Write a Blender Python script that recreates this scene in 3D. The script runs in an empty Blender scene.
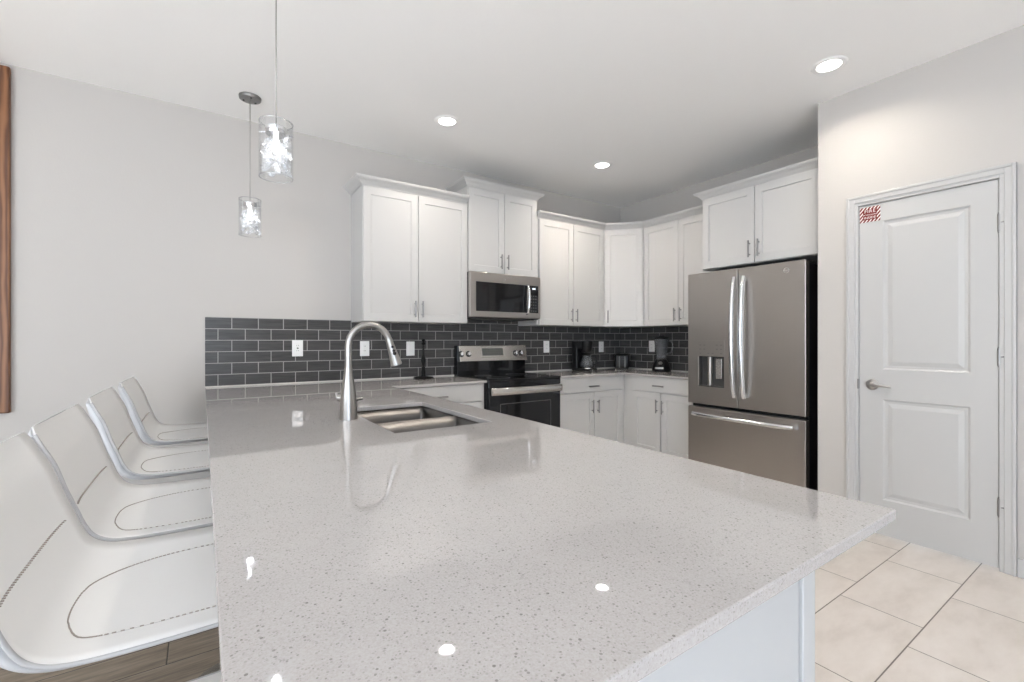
import bpy, bmesh, math, random
from mathutils import Vector, Matrix
random.seed(7)
PI = math.pi
S = bpy.context.scene
COL = S.collection

# ------------------------------------------------------------------ camera
F_PX, YAW, V0, CAM_H = 455.593, 0.5969, 340.10, 1.201
cam_d = bpy.data.cameras.new('camera')
cam_d.sensor_fit = 'HORIZONTAL'
cam_d.sensor_width = 36.0
cam_d.lens = F_PX / 1024 * 36.0
cam_d.shift_y = (V0 - 341.0) / 1024
cam_d.clip_start = 0.02
cam = bpy.data.objects.new('camera', cam_d)
COL.objects.link(cam)
cam.location = (0, 0, CAM_H)
cam.rotation_euler = (PI / 2, 0, -YAW)
S.camera = cam

# ------------------------------------------------------------------ view, world, lights
S.view_settings.view_transform = 'Standard'
S.view_settings.look = 'None'
S.view_settings.gamma = 1
S.view_settings.use_curve_mapping = False
S.view_settings.exposure = 0.93
S.cycles.max_bounces = 10
S.cycles.diffuse_bounces = 6
S.cycles.glossy_bounces = 5
S.cycles.transparent_max_bounces = 24
S.cycles.sample_clamp_indirect = 6

world = bpy.data.worlds.new('daylight'); S.world = world
world.use_nodes = True
wb = world.node_tree.nodes['Background']
wb.inputs[0].default_value = (0.86, 0.93, 1.0, 1)
wb.inputs[1].default_value = 1.0

DOWN_W, PEND_W, WIN_W, SUN_W = 4.2, 0.18, 33.0, 54.0
WARM = (1.0, 0.91, 0.81)

def area(name, loc, rot, shape, sx, sy, watts, colour, spread=PI):
    d = bpy.data.lights.new(name, 'AREA'); d.shape = shape; d.size = sx
    if shape in ('RECTANGLE', 'ELLIPSE'): d.size_y = sy
    d.energy = watts; d.color = colour; d.spread = spread
    o = bpy.data.objects.new(name, d); COL.objects.link(o)
    o.location = loc; o.rotation_euler = rot
    return o

# daylight through the glass doors behind the photographer, and fill from an added left window
area('daylight_rear', (-0.75, -3.02, 1.25), (PI / 2, 0, 0), 'RECTANGLE', 2.6, 2.2, WIN_W, (0.74, 0.86, 1.0))
area('fill_left', (-3.42, -0.80, 1.36), (PI / 2, 0, -PI / 2), 'RECTANGLE', 3.4, 2.0, WIN_W * 1.5, (0.86, 0.93, 1.0))
# added sun, brightens the ceiling by bounce: it lands on the floor left of the stools, outside the picture
sun_d = bpy.data.lights.new('sun', 'SUN'); sun_d.energy = SUN_W; sun_d.angle = 0.01; sun_d.color = (0.90, 0.96, 1.0)
sun = bpy.data.objects.new('sun', sun_d); COL.objects.link(sun)
sun.location = (0, -8, 8)
sun.rotation_euler = Vector((0.8, 0.35, -1.3)).to_track_quat('-Z', 'Y').to_euler()

# ------------------------------------------------------------------ room numbers
YW, XR, ZC = 3.8075, 4.1664, 2.7911
C, SLAB = 0.8705, 0.021
PX0, PX1, PY0 = 0.0155, 1.1194, 0.3137
YC, XC = 3.1977, 3.5568
XP, YP = 3.428, 1.380
XL, YR = -3.45, -3.05
T = 0.12

# ------------------------------------------------------------------ materials
def new_mat(name):
    m = bpy.data.materials.new(name); m.use_nodes = True
    nt = m.node_tree
    return m, nt, nt.nodes['Principled BSDF']

def N(nt, t, **kw):
    n = nt.nodes.new(t)
    for k, v in kw.items(): setattr(n, k, v)
    return n

def val(nt, sock, v):
    if hasattr(v, 'is_output'): nt.links.new(v, sock)
    else: sock.default_value = v

def M_(nt, op, a, b=0.0, c=0.0):
    n = N(nt, 'ShaderNodeMath', operation=op)
    val(nt, n.inputs[0], a); val(nt, n.inputs[1], b)
    if op in ('MULTIPLY_ADD', 'SMOOTHSTEP', 'COMPARE'): val(nt, n.inputs[2], c)
    return n.outputs[0]

def mixc(nt, fac, a, b):
    n = N(nt, 'ShaderNodeMix', data_type='RGBA')
    val(nt, n.inputs[0], fac); val(nt, n.inputs[6], a); val(nt, n.inputs[7], b)
    return n.outputs[2]

def noise(nt, vec, scale, detail=3, rough=0.5):
    n = N(nt, 'ShaderNodeTexNoise'); n.inputs['Scale'].default_value = scale
    n.inputs['Detail'].default_value = detail; n.inputs['Roughness'].default_value = rough
    if vec is not None: nt.links.new(vec, n.inputs['Vector'])
    return n.outputs['Fac']

def ramp(nt, fac, stops):
    n = N(nt, 'ShaderNodeValToRGB'); e = n.color_ramp.elements
    while len(e) < len(stops): e.new(0.5)
    for el, (p, c) in zip(e, stops): el.position = p; el.color = c
    nt.links.new(fac, n.inputs[0]); return n.outputs[0]

def bump(nt, b, h, strength, dist):
    n = N(nt, 'ShaderNodeBump'); n.inputs['Strength'].default_value = strength; n.inputs['Distance'].default_value = dist
    nt.links.new(h, n.inputs['Height']); nt.links.new(n.outputs[0], b.inputs['Normal'])

def objco(nt):
    return N(nt, 'ShaderNodeTexCoord').outputs['Object']

def rgb(*c): return (c[0], c[1], c[2], 1)

def plain(name, col, rough=0.5, metal=0.0, spec=None, coat=0.0, grain=0.0):
    m, nt, b = new_mat(name)
    b.inputs['Base Color'].default_value = rgb(*col)
    b.inputs['Roughness'].default_value = rough
    b.inputs['Metallic'].default_value = metal
    if spec is not None: b.inputs['Specular IOR Level'].default_value = spec
    if coat: b.inputs['Coat Weight'].default_value = coat
    f = noise(nt, objco(nt), 40, 2)
    r = M_(nt, 'MULTIPLY_ADD', f, 0.08, rough - 0.04)
    nt.links.new(r, b.inputs['Roughness'])
    if grain: bump(nt, b, noise(nt, objco(nt), grain, 3), 0.12, 0.002)
    return m

def emit(name, col, strength):
    m, nt, b = new_mat(name)
    b.inputs['Base Color'].default_value = rgb(0, 0, 0)
    b.inputs['Emission Color'].default_value = rgb(*col)
    b.inputs['Emission Strength'].default_value = strength
    return m

def brushed(name, col, rough, axis=2, amount=0.10):
    m, nt, b = new_mat(name)
    b.inputs['Metallic'].default_value = 1.0
    mp = N(nt, 'ShaderNodeMapping')
    sc = [260, 260, 260]; sc[axis] = 3
    mp.inputs['Scale'].default_value = sc
    nt.links.new(objco(nt), mp.inputs['Vector'])
    f = noise(nt, mp.outputs[0], 1.0, 2)
    nt.links.new(mixc(nt, f, rgb(*[c * 0.92 for c in col]), rgb(*[min(1, c * 1.06) for c in col])), b.inputs['Base Color'])
    nt.links.new(M_(nt, 'MULTIPLY_ADD', f, amount, rough - amount / 2), b.inputs['Roughness'])
    return m

def tiles(nt, u, v, w, h, u0, v0, shift, mortar):
    """returns (grout mask, random per tile, cell-u, cell-v); each row is moved by `shift` along u"""
    row = M_(nt, 'FLOOR', M_(nt, 'DIVIDE', M_(nt, 'SUBTRACT', v, v0), h))
    us = M_(nt, 'DIVIDE', M_(nt, 'SUBTRACT', M_(nt, 'SUBTRACT', u, u0), M_(nt, 'MULTIPLY', row, shift)), w)
    col = M_(nt, 'FLOOR', us)
    fu = M_(nt, 'MULTIPLY', M_(nt, 'FRACT', us), w)
    fv = M_(nt, 'MULTIPLY', M_(nt, 'FRACT', M_(nt, 'DIVIDE', M_(nt, 'SUBTRACT', v, v0), h)), h)
    du = M_(nt, 'MINIMUM', fu, M_(nt, 'SUBTRACT', w, fu))
    dv = M_(nt, 'MINIMUM', fv, M_(nt, 'SUBTRACT', h, fv))
    d = M_(nt, 'MINIMUM', du, dv)
    mask = M_(nt, 'LESS_THAN', d, mortar / 2)
    soft = N(nt, 'ShaderNodeMapRange'); soft.interpolation_type = 'SMOOTHSTEP'
    nt.links.new(d, soft.inputs[0]); soft.inputs[1].default_value = mortar * 0.3; soft.inputs[2].default_value = mortar * 1.1
    wn = N(nt, 'ShaderNodeTexWhiteNoise', noise_dimensions='2D')
    cv = N(nt, 'ShaderNodeCombineXYZ'); nt.links.new(col, cv.inputs[0]); nt.links.new(row, cv.inputs[1])
    nt.links.new(cv.outputs[0], wn.inputs['Vector'])
    return mask, wn.outputs['Value'], soft.outputs[0], wn.outputs['Color']

def mat_paint(name, col, scale=90, strength=0.10):
    m, nt, b = new_mat(name)
    co = objco(nt)
    f = noise(nt, co, 1.2, 2)
    nt.links.new(mixc(nt, f, rgb(*[c * 0.985 for c in col]), rgb(*col)), b.inputs['Base Color'])
    b.inputs['Roughness'].default_value = 0.62
    b.inputs['Specular IOR Level'].default_value = 0.3
    bump(nt, b, noise(nt, co, scale, 4, 0.6), strength, 0.004)
    return m

def mat_quartz():
    m, nt, b = new_mat('speckled_quartz')
    co = objco(nt)
    col = rgb(0.42, 0.403, 0.39)
    def specks(scale, size, share):
        v = N(nt, 'ShaderNodeTexVoronoi'); v.inputs['Scale'].default_value = scale; nt.links.new(co, v.inputs['Vector'])
        sp_ = N(nt, 'ShaderNodeSeparateColor'); nt.links.new(v.outputs['Color'], sp_.inputs[0])
        dot = M_(nt, 'LESS_THAN', v.outputs['Distance'], M_(nt, 'MULTIPLY', sp_.outputs[0], size))
        return M_(nt, 'MULTIPLY', dot, M_(nt, 'LESS_THAN', sp_.outputs[1], share))
    c = mixc(nt, noise(nt, co, 14, 3), rgb(0.378, 0.357, 0.350), rgb(0.415, 0.392, 0.384))
    grain = ramp(nt, noise(nt, co, 330, 2, 0.7), [(0.36, rgb(0, 0, 0)), (0.62, rgb(1, 1, 1))])
    c = mixc(nt, M_(nt, 'MULTIPLY', grain, 0.30), c, rgb(0.55, 0.54, 0.535))
    c = mixc(nt, M_(nt, 'MULTIPLY', specks(300, 0.50, 0.50), 0.42), c, rgb(0.24, 0.225, 0.215))
    c = mixc(nt, M_(nt, 'MULTIPLY', specks(190, 0.36, 0.42), 0.60), c, rgb(0.17, 0.158, 0.15))
    c = mixc(nt, M_(nt, 'MULTIPLY', specks(110, 0.23, 0.28), 0.70), c, rgb(0.13, 0.12, 0.112))
    nt.links.new(c, b.inputs['Base Color'])
    b.inputs['Roughness'].default_value = 0.012
    b.inputs['IOR'].default_value = 1.85
    return m

def mat_floor_tile():
    m, nt, b = new_mat('beige_floor_tile')
    co = objco(nt)
    s = N(nt, 'ShaderNodeSeparateXYZ'); nt.links.new(co, s.inputs[0])
    mask, rnd, soft, rc = tiles(nt, s.outputs[0], s.outputs[1], 0.60, 0.30, 2.487, 0.607, 0.20, 0.0045)
    ad = N(nt, 'ShaderNodeVectorMath', operation='MULTIPLY_ADD'); nt.links.new(rc, ad.inputs[0])
    ad.inputs[1].default_value = (7, 7, 7); nt.links.new(co, ad.inputs[2])
    mp = N(nt, 'ShaderNodeMapping'); mp.inputs['Scale'].default_value = (1.6, 4.0, 1); mp.inputs['Rotation'].default_value = (0, 0, 0.35)
    nt.links.new(ad.outputs[0], mp.inputs[0])
    f = noise(nt, mp.outputs[0], 1.7, 6, 0.62)
    f2 = noise(nt, mp.outputs[0], 9, 4, 0.6)
    c = ramp(nt, f, [(0.25, rgb(0.53, 0.475, 0.43)), (0.5, rgb(0.66, 0.605, 0.56)), (0.72, rgb(0.73, 0.68, 0.64))])
    c = mixc(nt, M_(nt, 'MULTIPLY', f2, 0.22), c, rgb(0.44, 0.385, 0.34))
    c = mixc(nt, M_(nt, 'MULTIPLY', rnd, 0.10), c, rgb(0.74, 0.70, 0.66))
    c = mixc(nt, mask, c, rgb(0.16, 0.14, 0.12))
    nt.links.new(c, b.inputs['Base Color'])
    nt.links.new(M_(nt, 'MULTIPLY_ADD', f2, 0.12, 0.30), b.inputs['Roughness'])
    bump(nt, b, soft, 0.4, 0.002)
    return m

def mat_floor_wood():
    m, nt, b = new_mat('grey_brown_plank')
    co = objco(nt)
    s = N(nt, 'ShaderNodeSeparateXYZ'); nt.links.new(co, s.inputs[0])
    mask, rnd, soft, rc = tiles(nt, s.outputs[0], s.outputs[1], 1.2, 0.152, -0.11, 2.113, 0.43, 0.004)
    ad = N(nt, 'ShaderNodeVectorMath', operation='MULTIPLY_ADD'); nt.links.new(rc, ad.inputs[0])
    ad.inputs[1].default_value = (5, 5, 5); nt.links.new(co, ad.inputs[2])
    mp = N(nt, 'ShaderNodeMapping'); mp.inputs['Scale'].default_value = (2.2, 24, 1)
    nt.links.new(ad.outputs[0], mp.inputs[0])
    f = noise(nt, mp.outputs[0], 2.2, 6, 0.65)
    c = ramp(nt, f, [(0.28, rgb(0.10, 0.078, 0.058)), (0.5, rgb(0.24, 0.19, 0.14)), (0.74, rgb(0.36, 0.29, 0.22))])
    c = mixc(nt, M_(nt, 'MULTIPLY', rnd, 0.35), c, rgb(0.20, 0.165, 0.13))
    c = mixc(nt, mask, c, rgb(0.035, 0.028, 0.022))
    nt.links.new(c, b.inputs['Base Color'])
    b.inputs['Roughness'].default_value = 0.42
    bump(nt, b, soft, 0.5, 0.002)
    return m

def mat_splash():
    m, nt, b = new_mat('charcoal_subway_tile')
    co = objco(nt)
    s = N(nt, 'ShaderNodeSeparateXYZ'); nt.links.new(co, s.inputs[0])
    # run along X on the back wall and on round the corner along Y
    run = M_(nt, 'SUBTRACT', s.outputs[0], s.outputs[1])
    W, H_ = 0.1655, 0.0804
    mask, rnd, soft, rc = tiles(nt, run, s.outputs[2], W, H_, PX0 - YW + W / 2, 0.8785, W / 2, 0.0052)
    mp = N(nt, 'ShaderNodeMapping'); mp.inputs['Scale'].default_value = (2, 2, 26)
    ad = N(nt, 'ShaderNodeVectorMath', operation='MULTIPLY_ADD'); nt.links.new(rc, ad.inputs[0])
    ad.inputs[1].default_value = (3, 3, 3); nt.links.new(co, ad.inputs[2]); nt.links.new(ad.outputs[0], mp.inputs[0])
    f = noise(nt, mp.outputs[0], 3, 4, 0.6)
    c = ramp(nt, f, [(0.3, rgb(0.054, 0.053, 0.053)), (0.7, rgb(0.098, 0.096, 0.095))])
    c = mixc(nt, M_(nt, 'MULTIPLY', rnd, 0.35), c, rgb(0.064, 0.063, 0.063))
    caulk = M_(nt, 'LESS_THAN', s.outputs[2], 0.8800)
    c = mixc(nt, mask, c, rgb(0.36, 0.35, 0.34))
    c = mixc(nt, caulk, c, rgb(0.66, 0.64, 0.61))
    nt.links.new(c, b.inputs['Base Color'])
    nt.links.new(M_(nt, 'MULTIPLY_ADD', mask, 0.5, 0.22), b.inputs['Roughness'])
    b.inputs['Specular IOR Level'].default_value = 0.2
    bump(nt, b, soft, 0.5, 0.0015)
    return m

def mat_oak():
    m, nt, b = new_mat('honey_oak')
    co = objco(nt)
    mp = N(nt, 'ShaderNodeMapping'); mp.inputs['Scale'].default_value = (14, 14, 1.8); nt.links.new(co, mp.inputs[0])
    w = N(nt, 'ShaderNodeTexWave'); w.inputs['Scale'].default_value = 0.8; w.inputs['Distortion'].default_value = 9
    w.inputs['Detail'].default_value = 3; nt.links.new(mp.outputs[0], w.inputs['Vector'])
    nt.links.new(ramp(nt, w.outputs['Fac'], [(0.0, rgb(0.11, 0.040, 0.016)), (0.5, rgb(0.21, 0.085, 0.034)), (1, rgb(0.27, 0.12, 0.052))]), b.inputs['Base Color'])
    b.inputs['Roughness'].default_value = 0.4
    return m

def mat_glass(name, tint=(1, 1, 1), gloss=0.25, amount=0.5, body=0.0):
    """thin clear glass: see-through with edge reflections; body adds a milky scatter"""
    m = bpy.data.materials.new(name); m.use_nodes = True
    nt = m.node_tree; nt.nodes.clear()
    out = N(nt, 'ShaderNodeOutputMaterial')
    tr = N(nt, 'ShaderNodeBsdfTransparent'); tr.inputs[0].default_value = rgb(*tint)
    gl = N(nt, 'ShaderNodeBsdfGlossy'); gl.inputs['Roughness'].default_value = 0.05
    fr = N(nt, 'ShaderNodeLayerWeight'); fr.inputs[0].default_value = gloss
    mx = N(nt, 'ShaderNodeMixShader')
    nt.links.new(M_(nt, 'MULTIPLY', fr.outputs['Fresnel'], amount), mx.inputs[0]); nt.links.new(tr.outputs[0], mx.inputs[1]); nt.links.new(gl.outputs[0], mx.inputs[2])
    last = mx.outputs[0]
    if body:
        tl = N(nt, 'ShaderNodeBsdfTranslucent'); tl.inputs[0].default_value = rgb(0.9, 0.92, 0.95)
        df = N(nt, 'ShaderNodeBsdfDiffuse'); df.inputs[0].default_value = rgb(0.9, 0.92, 0.95)
        m1 = N(nt, 'ShaderNodeMixShader'); m1.inputs[0].default_value = 0.5
        nt.links.new(tl.outputs[0], m1.inputs[1]); nt.links.new(df.outputs[0], m1.inputs[2])
        m2 = N(nt, 'ShaderNodeMixShader'); m2.inputs[0].default_value = body
        nt.links.new(last, m2.inputs[1]); nt.links.new(m1.outputs[0], m2.inputs[2]); last = m2.outputs[0]
    nt.links.new(last, out.inputs[0])
    return m

def mat_stripes():
    m, nt, b = new_mat('red_white_stripe')
    s = N(nt, 'ShaderNodeSeparateXYZ'); nt.links.new(objco(nt), s.inputs[0])
    f = M_(nt, 'FRACT', M_(nt, 'DIVIDE', M_(nt, 'SUBTRACT', M_(nt, 'MULTIPLY', s.outputs[1], -1.0), M_(nt, 'MULTIPLY', s.outputs[2], 0.8)), 0.0195))
    k = M_(nt, 'LESS_THAN', f, 0.60)
    nt.links.new(mixc(nt, k, rgb(0.85, 0.80, 0.78), rgb(0.16, 0.008, 0.007)), b.inputs['Base Color'])
    b.inputs['Roughness'].default_value = 0.45
    return m

MAT = dict(
    wall=mat_paint('warm_white_wall_paint', (0.535, 0.512, 0.488)),
    ceil=mat_paint('ceiling_paint', (0.93, 0.92, 0.905), 60, 0.16),
    trim=plain('white_trim_paint', (0.50, 0.497, 0.49), 0.35),
    cab=plain('white_cabinet_lacquer', (0.55, 0.543, 0.533), 0.34),
    cabin=plain('white_panel', (0.50, 0.51, 0.52), 0.40),
    quartz=mat_quartz(), tile=mat_floor_tile(), wood=mat_floor_wood(), splash=mat_splash(), oak=mat_oak(),
    nickel=brushed('brushed_nickel', (0.41, 0.395, 0.38), 0.30),
    chrome=plain('polished_chrome', (0.78, 0.78, 0.79), 0.16, 1.0),
    pull=plain('satin_nickel_pull', (0.30, 0.295, 0.29), 0.30, 1.0),
    slate=brushed('slate_steel', (0.40, 0.375, 0.35), 0.36, 1, 0.06),
    steel=brushed('stainless_steel', (0.62, 0.60, 0.575), 0.22, 0, 0.05),
    sink=brushed('sink_steel', (0.15, 0.142, 0.135), 0.33, 0, 0.05),
    black=plain('black_plastic', (0.008, 0.008, 0.009), 0.32, spec=0.3),
    gloss=plain('black_glass', (0.006, 0.006, 0.007), 0.06, spec=0.4),
    iron=plain('black_iron', (0.006, 0.006, 0.006), 0.45, spec=0.2),
    dark=plain('dark_grey_plastic', (0.055, 0.054, 0.053), 0.4),
    display=plain('grey_display', (0.13, 0.135, 0.125), 0.15),
    white=plain('white_plastic', (0.90, 0.90, 0.89), 0.35),
    slot=plain('dark_slot', (0.08, 0.08, 0.08), 0.5),
    leather=plain('white_leather', (0.85, 0.845, 0.835), 0.38, grain=260),
    shell=plain('shaded_leather', (0.54, 0.55, 0.575), 0.42, grain=260),  # cool grey of the shaded sides is put into the leather colour
    pipe=plain('grey_piping', (0.46, 0.46, 0.47), 0.5),  # grey of the rim's shadow groove is put into this colour
    thread=plain('taupe_thread', (0.36, 0.32, 0.29), 0.8),
    glass=mat_glass('clear_glass', (0.99, 0.995, 1.0), 0.30, 0.35),
    crystal=mat_glass('crystal', (1.0, 1.0, 1.0), 0.5, 0.5, 0.08),
    jar=mat_glass('jar_glass', (0.86, 0.87, 0.88), 0.35, 0.7, 0.09),
    pane=mat_glass('window_glass', (0.97, 0.98, 1.0), 0.15),
    bulb=emit('lit_bulb', (0.95, 0.97, 1.0), 5),
    lens=emit('lit_lens', (1.0, 0.97, 0.93), 6),
    led=emit('display_digits', (0.8, 0.9, 1.0), 1.5),
    red=plain('sign_red', (0.17, 0.008, 0.007), 0.6), stripes=mat_stripes(),
    letter=plain('sign_white', (0.88, 0.80, 0.77), 0.5),
    canvas=plain('off_white_canvas', (0.62, 0.56, 0.48), 0.7),
    coffee=plain('dark_coffee', (0.02, 0.012, 0.008), 0.15),
)

# ------------------------------------------------------------------ mesh helpers
def box(bm, x0, x1, y0, y1, z0, z1, bev=0.0, mtx=None, seg=2):
    r = bmesh.ops.create_cube(bm, size=1.0)
    vs = r['verts']
    for v in vs:
        v.co = Vector(((x0 + x1) / 2 + v.co.x * (x1 - x0), (y0 + y1) / 2 + v.co.y * (y1 - y0), (z0 + z1) / 2 + v.co.z * (z1 - z0)))
    if bev:
        es = list({e for v in vs for e in v.link_edges})
        r = bmesh.ops.bevel(bm, geom=es, offset=min(bev, 0.45 * min(x1 - x0, y1 - y0, z1 - z0)), segments=seg, profile=0.5, affect='EDGES')
        vs = [v for v in r['verts']] + [v for v in vs if v.is_valid]
        vs = list(set(vs))
    if mtx is not None: bmesh.ops.transform(bm, matrix=mtx, verts=[v for v in vs if v.is_valid])
    return vs

def tube(bm, pts, rad, seg=12, closed=False, cap=True, flat=1.0):
    """round bar along pts; rad one number or one per point; flat squashes the section"""
    pts = [Vector(p) for p in pts]; n = len(pts)
    if not hasattr(rad, '__len__'): rad = [rad] * n
    rings = []; ref = None
    for i, p in enumerate(pts):
        if closed: t = (pts[(i + 1) % n] - pts[i - 1]).normalized()
        else: t = (pts[min(i + 1, n - 1)] - pts[max(i - 1, 0)]).normalized()
        if ref is None:
            ref = Vector((0, 0, 1)) if abs(t.z) < 0.9 else Vector((0, 1, 0))
        ref = (ref - t * ref.dot(t)).normalized()
        b = t.cross(ref)
        rings.append([bm.verts.new(p + (ref * math.cos(2 * PI * k / seg) + b * math.sin(2 * PI * k / seg) * flat) * rad[i]) for k in range(seg)])
    m = n if closed else n - 1
    for i in range(m):
        a, c = rings[i], rings[(i + 1) % n]
        for k in range(seg): bm.faces.new((a[k], a[(k + 1) % seg], c[(k + 1) % seg], c[k]))
    if cap and not closed:
        bm.faces.new(list(reversed(rings[0]))); bm.faces.new(rings[-1])

def lathe(bm, prof, cx=0, cy=0, seg=28, mtx=None):
    """prof: (r, z) bottom to top around a vertical axis"""
    rings = []; vs = []
    for r, z in prof:
        if r < 1e-5: rings.append([bm.verts.new((cx, cy, z))])
        else: rings.append([bm.verts.new((cx + r * math.cos(2 * PI * k / seg), cy + r * math.sin(2 * PI * k / seg), z)) for k in range(seg)])
        vs += rings[-1]
    for a, c in zip(rings, rings[1:]):
        for k in range(seg):
            k2 = (k + 1) % seg
            if len(a) == 1 and len(c) == 1: continue
            if len(a) == 1: bm.faces.new((a[0], c[k2], c[k]))
            elif len(c) == 1: bm.faces.new((a[k], a[k2], c[0]))
            else: bm.faces.new((a[k], a[k2], c[k2], c[k]))
    if len(rings[0]) > 1: bm.faces.new(list(reversed(rings[0])))
    if len(rings[-1]) > 1: bm.faces.new(rings[-1])
    if mtx is not None: bmesh.ops.transform(bm, matrix=mtx, verts=vs)

def prism(bm, poly, z0, z1, mtx=None):
    a = [bm.verts.new((x, y, z0)) for x, y in poly]; b = [bm.verts.new((x, y, z1)) for x, y in poly]
    n = len(poly)
    bm.faces.new(list(reversed(a))); bm.faces.new(b)
    for i in range(n): bm.faces.new((a[i], a[(i + 1) % n], b[(i + 1) % n], b[i]))
    if mtx is not None: bmesh.ops.transform(bm, matrix=mtx, verts=a + b)

def cells(bm, xs, ys, keep, z0, z1):
    """slab made of grid cells, shared vertices"""
    top, bot = {}, {}
    def g(d, i, j, z):
        if (i, j) not in d: d[(i, j)] = bm.verts.new((xs[i], ys[j], z))
        return d[(i, j)]
    K = lambda i, j: 0 <= i < len(xs) - 1 and 0 <= j < len(ys) - 1 and keep((xs[i] + xs[i + 1]) / 2, (ys[j] + ys[j + 1]) / 2)
    for i in range(len(xs) - 1):
        for j in range(len(ys) - 1):
            if not K(i, j): continue
            q = [(i, j), (i + 1, j), (i + 1, j + 1), (i, j + 1)]
            bm.faces.new([g(top, a, b, z1) for a, b in q])
            bm.faces.new([g(bot, a, b, z0) for a, b in reversed(q)])
            for (di, dj, k) in ((0, -1, 0), (1, 0, 1), (0, 1, 2), (-1, 0, 3)):
                if not K(i + di, j + dj):
                    a, b = q[k], q[(k + 1) % 4]
                    bm.faces.new((g(bot, *a, z0), g(bot, *b, z0), g(top, *b, z1), g(top, *a, z1)))

def obj(name, bm, mat, parent=None, smooth=None, bev=0.0):
    bmesh.ops.recalc_face_normals(bm, faces=bm.faces[:])
    me = bpy.data.meshes.new(name); bm.to_mesh(me); bm.free()
    for m in (mat if isinstance(mat, (list, tuple)) else [mat]): me.materials.append(m)
    o = bpy.data.objects.new(name, me); COL.objects.link(o)
    if parent is not None: o.parent = parent
    if smooth:
        me.polygons.foreach_set('use_smooth', [True] * len(me.polygons))
        if smooth != 'all': me.set_sharp_from_angle(angle=math.radians(smooth))
    if bev:
        md = o.modifiers.new('edge', 'BEVEL'); md.width = bev; md.segments = 2; md.limit_method = 'ANGLE'; md.angle_limit = 0.6
    return o

def B(): return bmesh.new()

def tag(o, label, cat, group=None):
    o['label'] = label; o['category'] = cat
    if group: o['group'] = group
    return o

def thing(name, label, cat, loc=(0, 0, 0), rz=0.0, group=None):
    o = bpy.data.objects.new(name, None); COL.objects.link(o)
    o.empty_display_size = 0.1
    o.location = loc; o.rotation_euler = (0, 0, rz)
    return tag(o, label, cat, group)

def struct(name, bm, mat, parent=None, **kw):
    o = obj(name, bm, mat, parent, **kw)
    if parent is None: o['kind'] = 'structure'
    return o

def dup(root, loc, label, rz=None):
    def cp(o, parent):
        c = o.copy(); COL.objects.link(c)
        if parent is not None: c.parent = parent
        for ch in o.children: cp(ch, c)
        return c
    r = cp(root, None); r.location = loc; r['label'] = label
    if rz is not None: r.rotation_euler = (0, 0, rz)
    return r

def text_bm(bm, s, size, mtx, depth=0.0006, font_scale=1.0):
    cu = bpy.data.curves.new('t', 'FONT'); cu.body = s; cu.size = size; cu.extrude = depth
    cu.align_x = 'CENTER'; cu.align_y = 'CENTER'; cu.space_character = font_scale
    o = bpy.data.objects.new('t', cu); COL.objects.link(o)
    dg = bpy.context.evaluated_depsgraph_get(); dg.update()
    me = bpy.data.meshes.new_from_object(o.evaluated_get(dg))
    me.transform(mtx); bm.from_mesh(me)
    bpy.data.objects.remove(o); bpy.data.curves.remove(cu); bpy.data.meshes.remove(me)

# ------------------------------------------------------------------ setting
bm = B(); box(bm, 0.70, XR + T, -0.45, YW + T, -0.1, 0); box(bm, XL - T, XR + T, YR - T, -0.45, -0.1, 0); box(bm, XL - T, -1.45, -0.45, YW + T, -0.1, 0)  # last two pieces unseen, tiled pale to bounce sunlight upward
struct('floor', bm, MAT['tile'])
bm = B(); box(bm, -1.45, 0.70, -0.45, YW + T, -0.1, 0)
struct('floor.001', bm, MAT['wood'])
bm = B(); box(bm, XL - T, XR + T, YR - T, YW + T, ZC, ZC + 0.1)
struct('ceiling', bm, MAT['ceil'])
bm = B(); box(bm, XL - T, XR + T, YW, YW + T, 0, ZC)
struct('wall_back', bm, MAT['wall'])
bm = B(); box(bm, XR, XR + T, YP - T, YW, 0, ZC)
struct('wall_right', bm, MAT['wall'])
DY0, DY1, DZ = 0.5383, 1.1455, 2.0400           # pantry door opening
bm = B()
box(bm, XP, XP + T, DY1 + 0.004, YP, 0, ZC)
box(bm, XP, XP + T, YR, DY0 - 0.004, 0, ZC)
box(bm, XP, XP + T, DY0 - 0.004, DY1 + 0.004, DZ + 0.004, ZC)
box(bm, XP + T, XR, YP - T, YP, 0, ZC)
struct('wall_pantry', bm, MAT['wall'])
# rear wall with a wide glazed opening, left wall with an added window (both behind the photographer)
bm = B()
box(bm, XL, -2.10, YR - T, YR, 0, ZC); box(bm, 0.60, XP + T, YR - T, YR, 0, ZC); box(bm, -2.10, 0.60, YR - T, YR, 2.40, ZC)
struct('wall_rear', bm, MAT['wall'])
bm = B()
box(bm, XL - T, XL, YR, -2.60, 0, ZC); box(bm, XL - T, XL, 1.00, YW, 0, ZC)
box(bm, XL - T, XL, -2.60, 1.00, 0, 0.28); box(bm, XL - T, XL, -2.60, 1.00, 2.42, ZC)
struct('wall_left', bm, MAT['wall'])
def window(name, along, a0, a1, z0, z1, p0, p1, n):
    bm = B(); w = 0.06
    def bar(u0, u1, v0, v1, d0=p0, d1=p1):
        if along == 'x': box(bm, u0, u1, d0, d1, v0, v1, 0.004)
        else: box(bm, d0, d1, u0, u1, v0, v1, 0.004)
    bar(a0, a1, z0, z0 + w); bar(a0, a1, z1 - w, z1)
    for k in range(n + 1):
        c = a0 + w / 2 + (a1 - a0 - w) * k / n
        bar(c - w / 2, c + w / 2, z0 + w, z1 - w)
    fr = struct(name, bm, MAT['trim'])
    bm = B(); m = (p0 + p1) / 2
    if along == 'x': box(bm, a0 + w, a1 - w, m - 0.003, m + 0.003, z0 + w, z1 - w)
    else: box(bm, m - 0.003, m + 0.003, a0 + w, a1 - w, z0 + w, z1 - w)
    obj('pane', bm, MAT['pane'], fr)
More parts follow.
